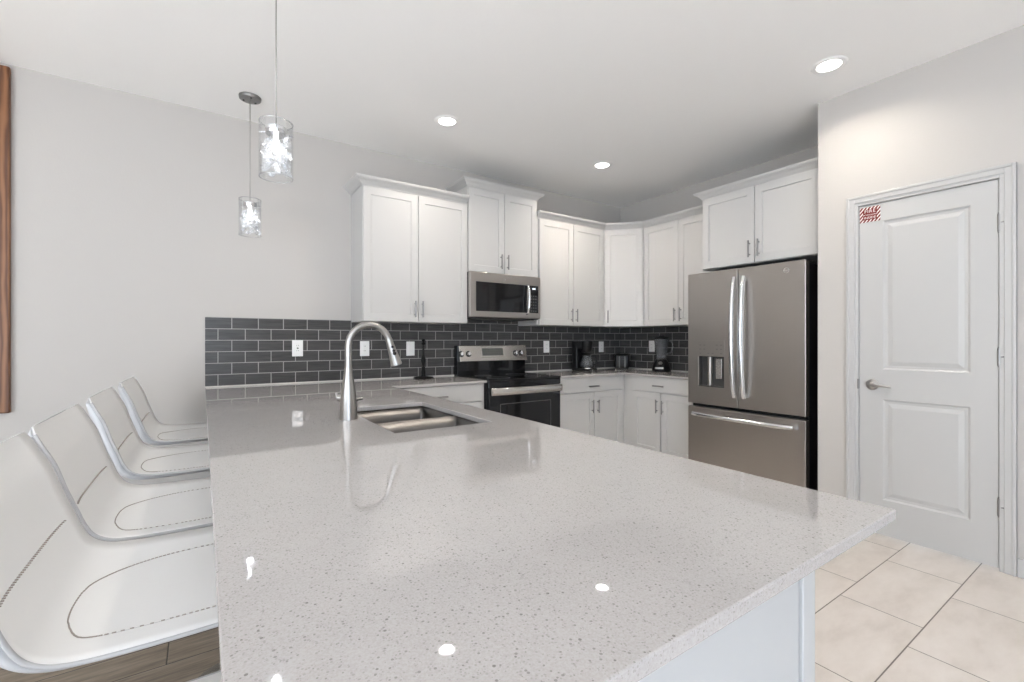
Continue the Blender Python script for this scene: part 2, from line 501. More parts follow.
window('window_1', 'x', -2.10, 0.60, 0.0, 2.40, YR - 0.09, YR - 0.03, 3)
window('added_window', 'y', -2.60, 1.00, 0.28, 2.42, XL - 0.09, XL - 0.03, 2)  # added window, moved and sized to place its light

# door casing (mitred, stepped profile) -> trim_1
CW = 0.062
bm = B()
iy0, iy1, iz = DY0 - 0.004, DY1 + 0.004, DZ + 0.003
def casing_profile(a, b, d0, d1):
    """frame ring between offsets a..b outside the opening, from depth d0 to d1"""
    box(bm, XP - d1, XP + 0.002, iy1 + a, iy1 + b, 0, iz + b, 0.003)
    box(bm, XP - d1, XP + 0.002, iy0 - b, iy0 - a, 0, iz + b, 0.003)
    box(bm, XP - d1, XP + 0.002, iy0 - a - 0.001, iy1 + a + 0.001, iz + a, iz + b, 0.003)
casing_profile(0.0, CW, 0, 0.009)
casing_profile(0.018, CW, 0, 0.015)
casing_profile(0.046, CW, 0, 0.020)
# jamb lining inside the opening
box(bm, XP, XP + T, DY1 + 0.002, DY1 + 0.005, 0, DZ + 0.004); box(bm, XP, XP + T, DY0 - 0.005, DY0 - 0.002, 0, DZ + 0.004)
struct('trim_1', bm, MAT['trim'])

def baseboard(name, pieces):
    bm = B()
    for x0, x1, y0, y1 in pieces:
        box(bm, x0, x1, y0, y1, 0, 0.095, 0.003)
    struct(name, bm, MAT['trim'])
baseboard('baseboard_right', [(XP - 0.014, XP, YR, iy0 - CW - 0.001)])
baseboard('baseboard_corner', [(XP - 0.014, XP, iy1 + CW + 0.001, YP)])
baseboard('baseboard_back', [(XL, 0.30, YW - 0.014, YW)])

# pantry door: two moulded panels
def door_leaf():
    bm = B()
    x0 = XP + 0.002                      # front face just inside the wall face
    y0, y1, z0, z1 = DY0, DY1, 0.014, DZ
    ys = [y0, 0.643, 1.027, y1]
    zs = [z0, 0.228, 0.840, 1.022, 1.930, z1]
    V = {}
    for i, y in enumerate(ys):
        for j, z in enumerate(zs): V[i, j] = bm.verts.new((x0, y, z))
    for i in range(3):
        for j in range(5):
            q = [V[i, j], V[i + 1, j], V[i + 1, j + 1], V[i, j + 1]]
            if i == 1 and j in (1, 3):
                cur = [ys[1], ys[2], zs[j], zs[j + 1]]
                prev = q
                for inset, dep in ((0.010, 0.0075), (0.024, 0.0085), (0.046, 0.0020), (0.050, 0.0014)):
                    a = [(cur[0] + inset, cur[2] + inset), (cur[1] - inset, cur[2] + inset), (cur[1] - inset, cur[3] - inset), (cur[0] + inset, cur[3] - inset)]
                    nv = [bm.verts.new((x0 + dep, y, z)) for y, z in a]
                    for k in range(4): bm.faces.new((prev[k], prev[(k + 1) % 4], nv[(k + 1) % 4], nv[k]))
                    prev = nv
                bm.faces.new(prev)
            else: bm.faces.new(q)
    # sides and back
    bk = {k: bm.verts.new((x0 + 0.035, ys[k[0]], zs[k[1]])) for k in V if k[0] in (0, 3) or k[1] in (0, 5)}
    ring = [(i, 0) for i in range(4)] + [(3, j) for j in range(1, 6)] + [(i, 5) for i in (2, 1, 0)] + [(0, j) for j in (4, 3, 2, 1)]
    for a, b in zip(ring, ring[1:] + ring[:1]): bm.faces.new((V[a], V[b], bk[b], bk[a]))
    bm.faces.new([bk[k] for k in ring])
    return bm
door = struct('door_1', door_leaf(), MAT['trim'])
bm = B()
RX = Matrix.Translation((XP + 0.002, 1.078, 0.926)) @ Matrix.Rotation(-PI / 2, 4, 'Y')
lathe(bm, [(0.0, 0.0), (0.033, 0.0), (0.033, 0.006), (0.027, 0.012), (0.014, 0.016), (0.012, 0.045), (0.0, 0.047)], seg=28, mtx=RX)
hx = XP - 0.040
tube(bm, [(hx, 1.082, 0.926), (hx - 0.003, 1.06, 0.927), (hx - 0.004, 1.02, 0.924), (hx + 0.002, 0.975, 0.918)], [0.010, 0.009, 0.0075, 0.006], 12, flat=0.8)
obj('door_handle', bm, MAT['nickel'], door, smooth=40)
for z in (1.811, 1.113, 0.332):
    bm = B()
    tube(bm, [(XP - 0.004, DY0 - 0.003, z - 0.046), (XP - 0.004, DY0 - 0.003, z + 0.046)], 0.0065, 12)
    for zz in (-0.05, 0.05): tube(bm, [(XP - 0.004, DY0 - 0.003, z + zz - 0.003), (XP - 0.004, DY0 - 0.003, z + zz + 0.003)], 0.0045, 10)
    tube(bm, [(XP - 0.004, DY0 - 0.003, z + 0.0), (XP - 0.012, DY0 - 0.026, z + 0.002)], 0.003, 8)
    obj('hinge', bm, MAT['pull'], door, smooth=40)
bm = B(); box(bm, XP - 0.0105, XP + 0.004, DY1 + 0.001, DY1 + 0.010, 0.895, 0.957, 0.002)
obj('strike_plate', bm, MAT['pull'], door)

# ------------------------------------------------------------------ sign on the door
sy0, sy1, sz0, sz1 = 1.0380, 1.1430, 1.935, 2.028
sign = thing('fire_sign', 'small red and white striped fire extinguisher sign on the top corner of the door', 'sign', (XP + 0.001, (sy0 + sy1) / 2, sz0))
cy = (sy0 + sy1) / 2
bm = B(); box(bm, -0.0015, 0.0005, sy0 - cy, sy1 - cy, 0, sz1 - sz0)
obj('sign_board', bm, MAT['stripes'], sign)
bm = B(); box(bm, -0.0024, -0.0014, sy0 - cy + 0.017, sy1 - cy - 0.017, 0.0145, sz1 - sz0 - 0.0145)
obj('red_panel', bm, MAT['red'], sign)
bm = B()
def sign_text(s, size, z, sp=1.0):
    text_bm(bm, s, size, Matrix.Translation((-0.0026, 0, z)) @ Matrix.Rotation(-PI / 2, 4, 'Z') @ Matrix.Rotation(PI / 2, 4, 'X'), 0.0003, sp)
sign_text('FIRE', 0.027, 0.0655, 1.2); sign_text('EXTINGUISHER', 0.0105, 0.0445); sign_text('INSIDE', 0.0195, 0.0265, 1.05)
obj('lettering', bm, MAT['letter'], sign)

# ------------------------------------------------------------------ backsplash
bm = B()
box(bm, PX0, XR - 0.0005, YW - 0.008, YW - 0.0002, 0.8712, 1.3620)
box(bm, XR - 0.008, XR - 0.0002, 2.40, YW - 0.008, 0.8712, 1.3620)
tag(obj('backsplash', bm, MAT['splash']), 'charcoal grey subway tile backsplash running around the kitchen walls', 'backsplash')
bm = B(); box(bm, 1.904, 2.656, YW - 0.008, YW - 0.0002, 1.3622, 1.3910)
tag(obj('backsplash', bm, MAT['splash']), 'narrow strip of charcoal tile directly under the microwave', 'backsplash')

# ------------------------------------------------------------------ countertops and sink
SX0, SX1, SY0, SY1 = 0.567, 0.970, 1.572, 2.280
bm = B()
def keep(x, y):
    if SX0 < x < SX1 and SY0 < y < SY1: return False
    return x < PX1 or y > YC
cells(bm, [PX0, SX0, SX1, PX1, 1.9255], [PY0, SY0, SY1, YC, YW - 0.001], keep, C - SLAB, C)
tag(obj('countertop', bm, MAT['quartz'], bev=0.0025), 'long speckled quartz peninsula countertop with the sink cut into it', 'countertop')
bm = B()
cells(bm, [2.702, XC, XR - 0.001], [2.412, YC, YW - 0.001], lambda x, y: x > XC or y > YC, C - SLAB, C)
tag(obj('countertop', bm, MAT['quartz'], bev=0.0025), 'corner quartz countertop between the stove and the fridge holding small appliances', 'countertop')

sink = thing('kitchen_sink', 'stainless steel undermount sink with two bowls set in the peninsula', 'sink', ((SX0 + SX1) / 2, (SY0 + SY1) / 2, C - SLAB - 0.20))
def bowl(y0, y1, depth):
    """open rounded box with a flange, local to the sink empty"""
    bm = B(); cx_, cy_ = (SX0 + SX1) / 2, (SY0 + SY1) / 2
    x0, x1 = SX0 - 0.004 - cx_, SX1 + 0.004 - cx_
    a0, a1 = y0 - cy_, y1 - cy_
    top = 0.199
    def ring(inset, z, r):
        pts = []
        for (cx2, cy2, st) in ((x1 - inset - r, a1 - inset - r, 0), (x0 + inset + r, a1 - inset - r, 1), (x0 + inset + r, a0 + inset + r, 2), (x1 - inset - r, a0 + inset + r, 3)):
            for k in range(5):
                an = PI / 2 * (st + k / 4)
                pts.append(bm.verts.new((cx2 + r * math.cos(an), cy2 + r * math.sin(an), z)))
        return pts
    rs = [ring(0.0, top, 0.014), ring(0.0015, top - 0.08, 0.014), ring(0.003, top - depth + 0.03, 0.016), ring(0.012, top - depth + 0.010, 0.022), ring(0.03, top - depth, 0.03)]
    for a, b in zip(rs, rs[1:]):
        for k in range(20): bm.faces.new((a[k], a[(k + 1) % 20], b[(k + 1) % 20], b[k]))
    bm.faces.new(rs[-1])
    o = obj('bowl', bm, MAT['sink'], sink, smooth=32)
    md = o.modifiers.new('wall', 'SOLIDIFY'); md.thickness = 0.0012; md.offset = 1
    bm = B(); lathe(bm, [(0.0, top - depth + 0.002), (0.042, top - depth + 0.002), (0.045, top - depth + 0.004), (0.036, top - depth + 0.0035), (0.0, top - depth + 0.003)], (x0 + x1) / 2, (a0 + a1) / 2)
    obj('drain', bm, MAT['chrome'], o, smooth=40)
DV = 1.905
bowl(DV + 0.0075, SY1 + 0.004, 0.185); bowl(SY0 - 0.004, DV - 0.0075, 0.185)
bm = B(); cx_, cy_ = (SX0 + SX1) / 2, (SY0 + SY1) / 2
box(bm, SX0 - cx_, SX1 - cx_, DV - cy_ - 0.0070, DV - cy_ + 0.0070, 0.14, 0.186, 0.0015)
obj('divider', bm, MAT['sink'], sink)

# ------------------------------------------------------------------ faucet
fx, fy = 0.505, 1.96
fa = thing('faucet', 'tall brushed nickel gooseneck pull-down faucet beside the sink', 'faucet', (fx, fy, C))
bm = B()
lathe(bm, [(0.0, 0), (0.0365, 0), (0.0365, 0.004), (0.0352, 0.02), (0.0335, 0.07), (0.0285, 0.12), (0.0215, 0.165), (0.0170, 0.20), (0.0152, 0.215), (0.0, 0.215)], seg=32)
obj('body', bm, MAT['nickel'], fa, smooth=35)
bm = B()
pts = [(0, 0, 0.204), (0, 0, 0.25), (0, 0, 0.275), (0, 0, 0.30)]
R_ = 0.088
for k in range(1, 15):
    an = PI - k * (PI * 0.90) / 14
    pts.append((R_ + R_ * math.cos(an), 0, 0.308 + R_ * math.sin(an)))
tube(bm, pts, 0.0140, 20)
obj('spout', bm, MAT['nickel'], fa, smooth=40)
e = Vector(pts[-1]); d = (Vector(pts[-1]) - Vector(pts[-2])).normalized()
d = Vector((0.30, 0, -0.955)).normalized()
bm = B()
tube(bm, [e - d * 0.004, e + d * 0.004, e + d * 0.02, e + d * 0.075, e + d * 0.118, e + d * 0.121], [0.0140, 0.0152, 0.0160, 0.0205, 0.0250, 0.0225], 24)
sp = obj('spray_head', bm, MAT['nickel'], fa, smooth=35)
bm = B()
side = Vector((0, -1, 0))
for t, r in ((0.036, 0.0062), (0.066, 0.0085)):
    c = e + d * t + side * (0.0168 if t < 0.05 else 0.0195)
    tube(bm, [c - side * 0.003, c + side * 0.0022], [r, r * 0.9], 14)
c = e + d * 0.054 + side * 0.0185
tube(bm, [c - side * 0.003, c + side * 0.002], 0.0062, 12)
obj('spray_button', bm, MAT['black'], sp, smooth=40)
bm = B()
tube(bm, [(-0.018, 0.012, 0.088), (-0.036, 0.016, 0.090), (-0.043, 0.018, 0.092)], [0.014, 0.0145, 0.010], 16)
tube(bm, [(-0.040, 0.017, 0.092), (-0.045, 0.02, 0.112)], [0.006, 0.004], 10)
obj('hot_cold_knob', bm, MAT['nickel'], fa, smooth=40)
bm = B()
tube(bm, [(0.02, 0.006, 0.078), (0.036, 0.008, 0.079), (0.062, 0.010, 0.081)], [0.010, 0.0065, 0.005], 12)
obj('lever_handle', bm, MAT['nickel'], fa, smooth=40)

# ------------------------------------------------------------------ cabinets (local frame: x right, front at -y, origin back-left-bottom)
def shaker(bm, x0, x1, z0, z1, yf, t=0.019, stile=0.057, rec=0.007):
    """front face at y = yf, thickness t towards +y, with a recessed flat panel"""
    if x1 - x0 < 2.4 * stile or z1 - z0 < 2.4 * stile: stile = min(stile, 0.28 * min(x1 - x0, z1 - z0))
    o = [(x0, z0), (x1, z0), (x1, z1), (x0, z1)]
    e = 0.0015
    rings = []
    def ring(ins, y): return [bm.verts.new((x + (ins if x == x0 else -ins), y, z + (ins if z == z0 else -ins))) for x, z in o]
    rings.append(ring(0, yf + t)); rings.append(ring(0, yf + e)); rings.append(ring(e, yf))
    rings.append(ring(stile, yf)); rings.append(ring(stile + 0.003, yf + rec))
    for a, b in zip(rings, rings[1:]):
        for k in range(4): bm.faces.new((a[k], a[(k + 1) % 4], b[(k + 1) % 4], b[k]))
    bm.faces.new(rings[-1]); bm.faces.new(list(reversed(rings[0])))

def slabfront(bm, x0, x1, z0, z1, yf, t=0.019):
    box(bm, x0, x1, yf, yf + t, z0, z1, 0.0015)

def pull(parent, x, z, yf, length, vertical, name='handle'):
    bm = B(); y = yf - 0.028; h = length / 2; s = h * 0.66
    if vertical:
        tube(bm, [(x, y, z - h), (x, y, z + h)], 0.0068, 12)
        for q in (-s, s): tube(bm, [(x, yf + 0.0005, z + q), (x, y, z + q)], 0.0045, 10)
    else:
        tube(bm, [(x - h, y, z), (x + h, y, z)], 0.0068, 12)
        for q in (-s, s): tube(bm, [(x + q, yf + 0.0005, z), (x + q, y, z)], 0.0045, 10)
    return obj(name, bm, MAT['pull'], parent, smooth=40)

def crown(bm, path, z0, closed_ends=True, h=0.062, out=0.062):
    """crown moulding following path (list of xy, outward side given by right-hand normal), mitred corners"""
    prof = [(0.0, 0.0), (0.006, 0.0), (0.008, 0.008), (0.016, 0.014), (0.030, 0.030), (0.046, 0.040), (0.052, 0.046), (0.056, 0.046), (0.058, 0.054), (out, 0.056), (out, h), (0.0, h)]
    P = [Vector((x, y)) for x, y in path]; n = len(P)
    def nrm(a, b):
        d = (b - a).normalized(); return Vector((d.y, -d.x))
    rows = []
    for i, p in enumerate(P):
        if i == 0: m = nrm(P[0], P[1])
        elif i == n - 1: m = nrm(P[-2], P[-1])
        else:
            a, b = nrm(P[i - 1], p), nrm(p, P[i + 1]); m = (a + b) / (1 + a.dot(b))
        rows.append([bm.verts.new((p.x + m.x * o, p.y + m.y * o, z0 + z)) for o, z in prof])
    k = len(prof)
    for a, b in zip(rows, rows[1:]):
        for j in range(k): bm.faces.new((a[j], a[(j + 1) % k], b[(j + 1) % k], b[j]))
    bm.faces.new(rows[0]); bm.faces.new(list(reversed(rows[-1])))

def wall_cabinet(label, loc, rz, w, d, z0, z1, splits, handles, crown_path, crown_z=None, hz=None, gaps=(0.004, 0.004)):
    """splits: list of (x0, x1) door extents"""
    t = thing('wall_cabinet', label, 'cabinet', loc, rz)
    bm = B(); box(bm, 0, w, -d, -0.001, z0, z1)
    obj('cabinet_box', bm, MAT['cab'], t, bev=0.0015)
    bm = B(); crown(bm, crown_path, crown_z if crown_z else z1 - 0.012)
    obj('crown_moulding', bm, MAT['cab'], t)
    for (a, b), hx_ in zip(splits, handles):
        bm = B(); shaker(bm, a, b, z0 + gaps[0], z1 - gaps[1] - 0.02, -d - 0.019)
        dr = obj('door', bm, MAT['cab'], t)
        if hx_ is not None: pull(dr, hx_, hz if hz else z0 + 0.105, -d - 0.019, 0.132, True)
    return t

UZ, UT = 1.345, 2.395
UD = 0.311
# cabinet left of the microwave
w1 = 0.897
wall_cabinet('white two-door wall cabinet farthest left, above the faucet', (1.003, YW, 0), 0, w1, UD, UZ, UT,
    [(0.004, 0.441), (0.446, w1 - 0.004)], [0.411, 0.474], [(0, 0), (0, -UD), (w1 + 0.001, -UD)], UT - 0.015)
# taller cabinet over the microwave
w2 = 0.751
wall_cabinet('white two-door wall cabinet mounted highest, right above the microwave', (1.9045, YW, 0), 0, w2, UD, 1.800, 2.555,
    [(0.004, 0.374), (0.378, w2 - 0.004)], [0.334, 0.405], [(0, 0), (0, -UD), (w2, -UD), (w2, 0)], 2.538, hz=1.908)
# cabinet right of the microwave
w3 = 0.905
cx3 = 2.660
wall_cabinet('white two-door wall cabinet between the microwave and the corner cabinet', (cx3, YW, 0), 0, w3, UD, UZ, UT,
    [(0.024, 0.457), (0.461, w3 - 0.012)], [0.427, 0.491], [(0, -UD), (w3 + 0.004, -UD)], UT - 0.015)
# diagonal corner cabinet
ax, ay = cx3 + w3 + 0.004, YW - UD              # left end of the diagonal front
bx, by = XR - UD, 3.196                          # right end
t = thing('corner_wall_cabinet', 'white one-door wall cabinet set diagonally across the room corner', 'cabinet', (ax, ay, 0))
L = math.hypot(bx - ax, by - ay); ang = math.atan2(by - ay, bx - ax)
bm = B(); prism(bm, [(0, 0), (bx - ax, by - ay), (XR - 0.001 - ax, by - ay), (XR - 0.001 - ax, YW - 0.001 - ay), (0, YW - 0.001 - ay)], UZ, UT)
obj('cabinet_box', bm, MAT['cab'], t)
RZ = Matrix.Rotation(ang, 4, 'Z')
bm = B(); shaker(bm, 0.014, L - 0.014, UZ + 0.004, UT - 0.024, -0.019); bmesh.ops.transform(bm, matrix=RZ, verts=bm.verts[:])
dr = obj('door', bm, MAT['cab'], t)
h = pull(dr, 0.044, UZ + 0.105, -0.019, 0.132, True); h.data.transform(RZ)
bm = B()
crown(bm, [(0, 0), (bx - ax, by - ay)], UT - 0.015)
obj('crown_moulding', bm, MAT['cab'], t)
# right wall cabinet (rotated: local x runs towards the camera)
w4 = by - 2.345
wall_cabinet('white two-door wall cabinet on the right wall next to the fridge cabinet', (XR, by, 0), -PI / 2, w4, UD, UZ, UT,
    [(0.016, 0.430), (0.434, w4 - 0.004)], [0.400, 0.466], [(0, -UD), (w4 - 0.002, -UD)], UT - 0.015)
# fridge cabinet: deeper and higher
FD = XR - 3.566 - 0.019
fy1 = 2.330; wf = fy1 - 1.400
wall_cabinet('wide deep white two-door cabinet directly above the fridge', (XR, fy1, 0), -PI / 2, wf, FD, 1.806, 2.428,
    [(0.004, fy1 - 1.880), (fy1 - 1.876, wf - 0.020)], [fy1 - 1.915, fy1 - 1.842], [(0, 0), (0, -FD), (wf + 0.018, -FD)], 2.408, hz=1.917)

# base cabinets -------------------------------------------------------------
BZ0, BZ1 = 0.10, C - SLAB
def base_cabinet(label, loc, rz, w, d, fronts, filler=None):
    """fronts: (kind, x0, x1, z0, z1, handle) ; handle (x, z, vertical)"""
    t = thing('base_cabinet', label, 'cabinet', loc, rz)
    bm = B(); box(bm, 0, w, -d, -0.002, BZ0, BZ1 - 0.001); box(bm, 0.0, w, -d + 0.06, -0.002, 0, BZ0)
    obj('cabinet_box', bm, MAT['cab'], t)
    for kind, x0, x1, z0, z1, hd in fronts:
        bm = B()
        (slabfront if kind == 'drawer' else shaker)(bm, x0, x1, z0, z1, -d - 0.019)
        f_ = obj(kind, bm, MAT['cab'], t)
        if hd: pull(f_, hd[0], hd[1], -d - 0.019, 0.128 if hd[2] else 0.122, hd[2])
    return t
BD = YW - (YC + 0.025) - 0.019
base_cabinet('white base cabinet with wide drawer between the sink peninsula and the stove', (1.095, YW, 0), 0, 1.924 - 1.095, BD,
    [('drawer', 0.05, 0.802, 0.708, 0.844, (0.418, 0.762, False)), ('door', 0.05, 0.424, 0.115, 0.700, (0.394, 0.62, True)), ('door', 0.428, 0.802, 0.115, 0.700, (0.458, 0.62, True))])
x0 = 2.704
wb_ = 3.582 + 0.019 - x0
base_cabinet('white base cabinet with one drawer and two doors right of the stove', (x0, YW, 0), 0, wb_, BD,
    [('drawer', 0.004, 3.560 - x0, 0.706, 0.846, (3.138 - x0, 0.754, False)), ('door', 0.006, 3.160 - x0, 0.115, 0.695, (3.127 - x0, 0.561, True)), ('door', 3.164 - x0, 3.548 - x0, 0.115, 0.695, (3.201 - x0, 0.556, True))])
BDX = XR - 3.582 - 0.019
yt = 3.2415
base_cabinet('white base cabinet with one drawer and two doors beside the fridge', (XR, yt, 0), -PI / 2, yt - 2.412, BDX,
    [('drawer', yt - 3.118, yt - 2.416, 0.706, 0.846, (yt - 2.785, 0.765, False)), ('door', yt - 3.110, yt - 2.780, 0.115, 0.695, (yt - 2.808, 0.572, True)), ('door', yt - 2.764, yt - 2.416, 0.115, 0.695, (yt - 2.742, 0.568, True))])
# peninsula cabinet
t = thing('peninsula_cabinet', 'white cabinet body with plain end panel under the peninsula countertop', 'cabinet', (0.72, 0.445, 0))
ox, oy = 0.72, 0.445
bm = B()
pz = BZ1 - 0.001
for q in ((0.345, 1.055, 0.462, 0.48), (0.345, 0.365, 0.48, 3.19), (1.035, 1.055, 0.48, 3.19), (0.365, 1.035, 3.16, 3.19)):
    box(bm, q[0] - ox, q[1] - ox, q[2] - oy, q[3] - oy, 0.0 if q[0] < 1.0 else BZ0, pz)
box(bm, 0.365 - ox, 1.035 - ox, 0.48 - oy, 3.16 - oy, BZ0, BZ0 + 0.018)
obj('cabinet_box', bm, MAT['cab'], t)
bm = B(); box(bm, 0.345 - ox, 1.030 - ox, 0.450 - oy, 0.462 - oy, 0, pz, 0.001)
obj('end_panel', bm, MAT['cabin'], t)
bm = B(); box(bm, 1.034 - ox, 1.090 - ox, 0.443 - oy, 0.4615 - oy, 0, pz, 0.003); box(bm, 1.0555 - ox, 1.090 - ox, 0.4615 - oy, 0.50 - oy, 0, pz, 0.003)
obj('corner_post', bm, MAT['cabin'], t)
RM = Matrix.Translation((1.055 - ox, 0, 0)) @ Matrix.Rotation(PI / 2, 4, 'Z')
for k in range(4):
    a = 0.506 + k * 0.668 - oy
    for j in range(2):
        bm = B(); shaker(bm, a + j * 0.334, a + j * 0.334 + 0.330, 0.115, 0.845, -0.019); bmesh.ops.transform(bm, matrix=RM, verts=bm.verts[:])
        dr = obj('door', bm, MAT['cab'], t)
        h = pull(dr, a + (0.305 if j == 0 else 0.359), 0.72, -0.019, 0.128, True); h.data.transform(RM)

# ------------------------------------------------------------------ stove (range)
rx0, rx1, ry = 1.929, 2.697, 3.200
W = rx1 - rx0
rg = thing('stove', 'freestanding electric stove, stainless steel and black glass, between base cabinets', 'stove', (rx0, YW, 0))
D = YW - ry
bm = B(); box(bm, 0, W, -D, -0.012, 0.03, C - 0.012, 0.003); box(bm, 0.03, W - 0.03, -D + 0.05, -0.05, 0, 0.03)
obj('body', bm, MAT['black'], rg)
bm = B(); box(bm, -0.002, W + 0.002, -D - 0.022, -0.075, C - 0.012, C + 0.004, 0.004); box(bm, 0.0, W, -D - 0.020, -D + 0.01, C - 0.066, C - 0.013, 0.006)
ct = obj('cooktop', bm, MAT['gloss'], rg)
for (px, py, r) in ((0.19, -0.48, 0.10), (0.19, -0.22, 0.075), (0.56, -0.48, 0.075), (0.56, -0.22, 0.10)):
    bm = B(); tube(bm, [(px + r * math.cos(2 * PI * k / 40), py + r * math.sin(2 * PI * k / 40), C + 0.0042) for k in range(40)], 0.0012, 6, closed=True)
    obj('burner_ring', bm, MAT['dark'], ct)
# back guard: black riser and a slanted stainless control panel
bm = B(); box(bm, 0.0, W, -0.075, -0.012, C - 0.012, 1.150, 0.004)
obj('backguard', bm, MAT['gloss'], rg)
bm = B()
ya, yb = -0.112, -0.080
prof = [(ya, 1.003), (yb, 1.150), (-0.060, 1.156), (-0.055, 1.003)]
for xa, xb in ((0.014, W),):
    a = [bm.verts.new((xa, y, z)) for y, z in prof]; b = [bm.verts.new((xb, y, z)) for y, z in prof]
    bm.faces.new(a); bm.faces.new(list(reversed(b)))
    for k in range(4): bm.faces.new((a[k], a[(k + 1) % 4], b[(k + 1) % 4], b[k]))
cp = obj('control_panel', bm, MAT['steel'], rg, bev=0.004)
sl = math.atan2(yb - ya, 0.147)
def panel_at(x, z): return Matrix.Translation((x, ya + (z - 1.003) / 0.147 * (yb - ya), z)) @ Matrix.Rotation(-sl, 4, 'X')
bm = B(); box(bm, -0.132, 0.132, -0.003, 0.002, -0.052, 0.052, 0.0025, panel_at(2.300 - rx0, 1.088))
obj('display_bezel', bm, MAT['steel'], cp)
bm = B(); box(bm, -0.118, 0.118, -0.0045, 0.002, -0.036, 0.036, 0.001, panel_at(2.300 - rx0, 1.088))
dp = obj('display', bm, MAT['display'], cp)
for i in range(9):
    for j in (-0.022, 0.0, 0.02):
        if abs(i - 4) < 2 and j > 0: continue
        bm = B(); box(bm, -0.105 + i * 0.024, -0.092 + i * 0.024, -0.0052, -0.004, j - 0.004, j + 0.004, 0, panel_at(2.300 - rx0, 1.088))
        obj('button', bm, MAT['dark'], dp)
for xk in (1.960, 2.036, 2.562, 2.626):
    bm = B(); m = panel_at(xk - rx0, 1.073) @ Matrix.Rotation(PI / 2, 4, 'X')
    sk = B(); lathe(sk, [(0, 0), (0.0285, 0), (0.0285, 0.003), (0.0, 0.003)], seg=24, mtx=m)
    lathe(bm, [(0, 0.003), (0.020, 0.003), (0.0185, 0.022), (0.016, 0.025), (0, 0.025)], seg=24, mtx=m)
    box(bm, -0.004, 0.004, -0.018, 0.018, 0.024, 0.031, 0.002, m)
    kn = obj('knob', bm, MAT['chrome'], cp, smooth=40); obj('skirt', sk, MAT['black'], cp)
# oven door
bm = B(); box(bm, 0.004, W - 0.004, -D - 0.020, -D - 0.0005, 0.245, 0.800, 0.004)
od = obj('oven_door', bm, MAT['gloss'], rg)
bm = B()
tube(bm, [(0.014 + (W - 0.028) * k / 12, -D - 0.052 - 0.012 * math.sin(PI * k / 12), 0.776) for k in range(13)], 0.031, 20, flat=0.36)
for q in (0.030, W - 0.030): box(bm, q - 0.012, q + 0.012, -D - 0.052, -D - 0.019, 0.760, 0.792, 0.003)
obj('handle', bm, MAT['steel'], od, smooth=40)
bm = B()
wz0, wz1, wx0, wx1 = 0.36, 0.665, 0.12, W - 0.12
yq = -D - 0.0205
for a in ((wx0 - 0.006, wx0, wz0, wz1), (wx1, wx1 + 0.006, wz0, wz1), (wx0 - 0.006, wx1 + 0.006, wz1, wz1 + 0.006), (wx0 - 0.006, wx1 + 0.006, wz0 - 0.006, wz0)):
    box(bm, a[0], a[1], yq - 0.0008, yq + 0.0004, a[2], a[3])
obj('window_frame', bm, MAT['dark'], od)
bm = B(); box(bm, 0.004, W - 0.004, -D - 0.020, -D - 0.0005, 0.045, 0.235, 0.004)
obj('drawer', bm, MAT['steel'], rg)

# ------------------------------------------------------------------ microwave
mx0, mx1, my, mz0, mz1 = 1.893, 2.658, 3.428, 1.392, 1.793
mw = thing('microwave', 'slate grey over-the-range microwave hanging below the highest cabinet', 'microwave', (mx0, YW, mz0))
W = mx1 - mx0; D = YW - my; H_ = mz1 - mz0
bm = B(); box(bm, 0.002, W - 0.002, -D + 0.03, -0.009, 0.004, H_, 0.003)
obj('case', bm, MAT['black'], mw)
bm = B(); box(bm, 0, W, -D, -D + 0.0305, 0.010, H_ + 0.002, 0.005)
fr = obj('front_frame', bm, MAT['slate'], mw)
bm = B(); box(bm, 0.061, 0.606, -D - 0.0025, -D + 0.002, 0.062, 0.318, 0.001)
wd = obj('window', bm, MAT['gloss'], mw)
bm = B(); box(bm, 0.636, W - 0.028, -D - 0.0025, -D + 0.002, 0.062, 0.318, 0.001)
pn = obj('control_panel', bm, MAT['gloss'], mw)
for i in range(3):
    for j in range(6):
        bm = B(); box(bm, 0.648 + i * 0.026, 0.662 + i * 0.026, -D - 0.0031, -D - 0.002, 0.076 + j * 0.028, 0.086 + j * 0.028)
        obj('button', bm, MAT['dark'], pn)
for k in range(3):
    bm = B(); box(bm, 0.668 + k * 0.012, 0.676 + k * 0.012, -D - 0.0031, -D - 0.002, 0.282, 0.296)
    obj('clock_digit', bm, MAT['led'], pn)
bm = B()
pts = [(0.600, -D - 0.004, 0.318), (0.600, -D - 0.026, 0.312), (0.604, -D - 0.038, 0.26), (0.605, -D - 0.041, 0.19), (0.603, -D - 0.038, 0.12), (0.598, -D - 0.026, 0.058), (0.598, -D - 0.004, 0.050)]
tube(bm, pts, [0.011, 0.0115, 0.012, 0.012, 0.012, 0.0115, 0.011], 16)
obj('handle', bm, MAT['chrome'], mw, smooth=50)
def monogram(parent, x, y, z, r, mtx=None):
    bm = B()
    m = Matrix.Translation((x, y, z)) @ Matrix.Rotation(PI / 2, 4, 'X')
    if mtx is not None: m = mtx @ m
    n0 = len(bm.verts)
    tube(bm, [(r * math.cos(2 * PI * k / 32), r * math.sin(2 * PI * k / 32), 0.0003) for k in range(32)], r * 0.10, 6, closed=True)
    bmesh.ops.transform(bm, matrix=m, verts=bm.verts[:])
    text_bm(bm, 'GE', r * 1.05, m, 0.0006)
    return obj('logo', bm, MAT['chrome'], parent)
monogram(fr, 0.355, -D - 0.0004, 0.350, 0.011)
bm = B(); box(bm, 0.04, W - 0.04, -D + 0.05, -0.05, -0.004, 0.0045, 0.002)
obj('vent_grille', bm, MAT['dark'], mw)

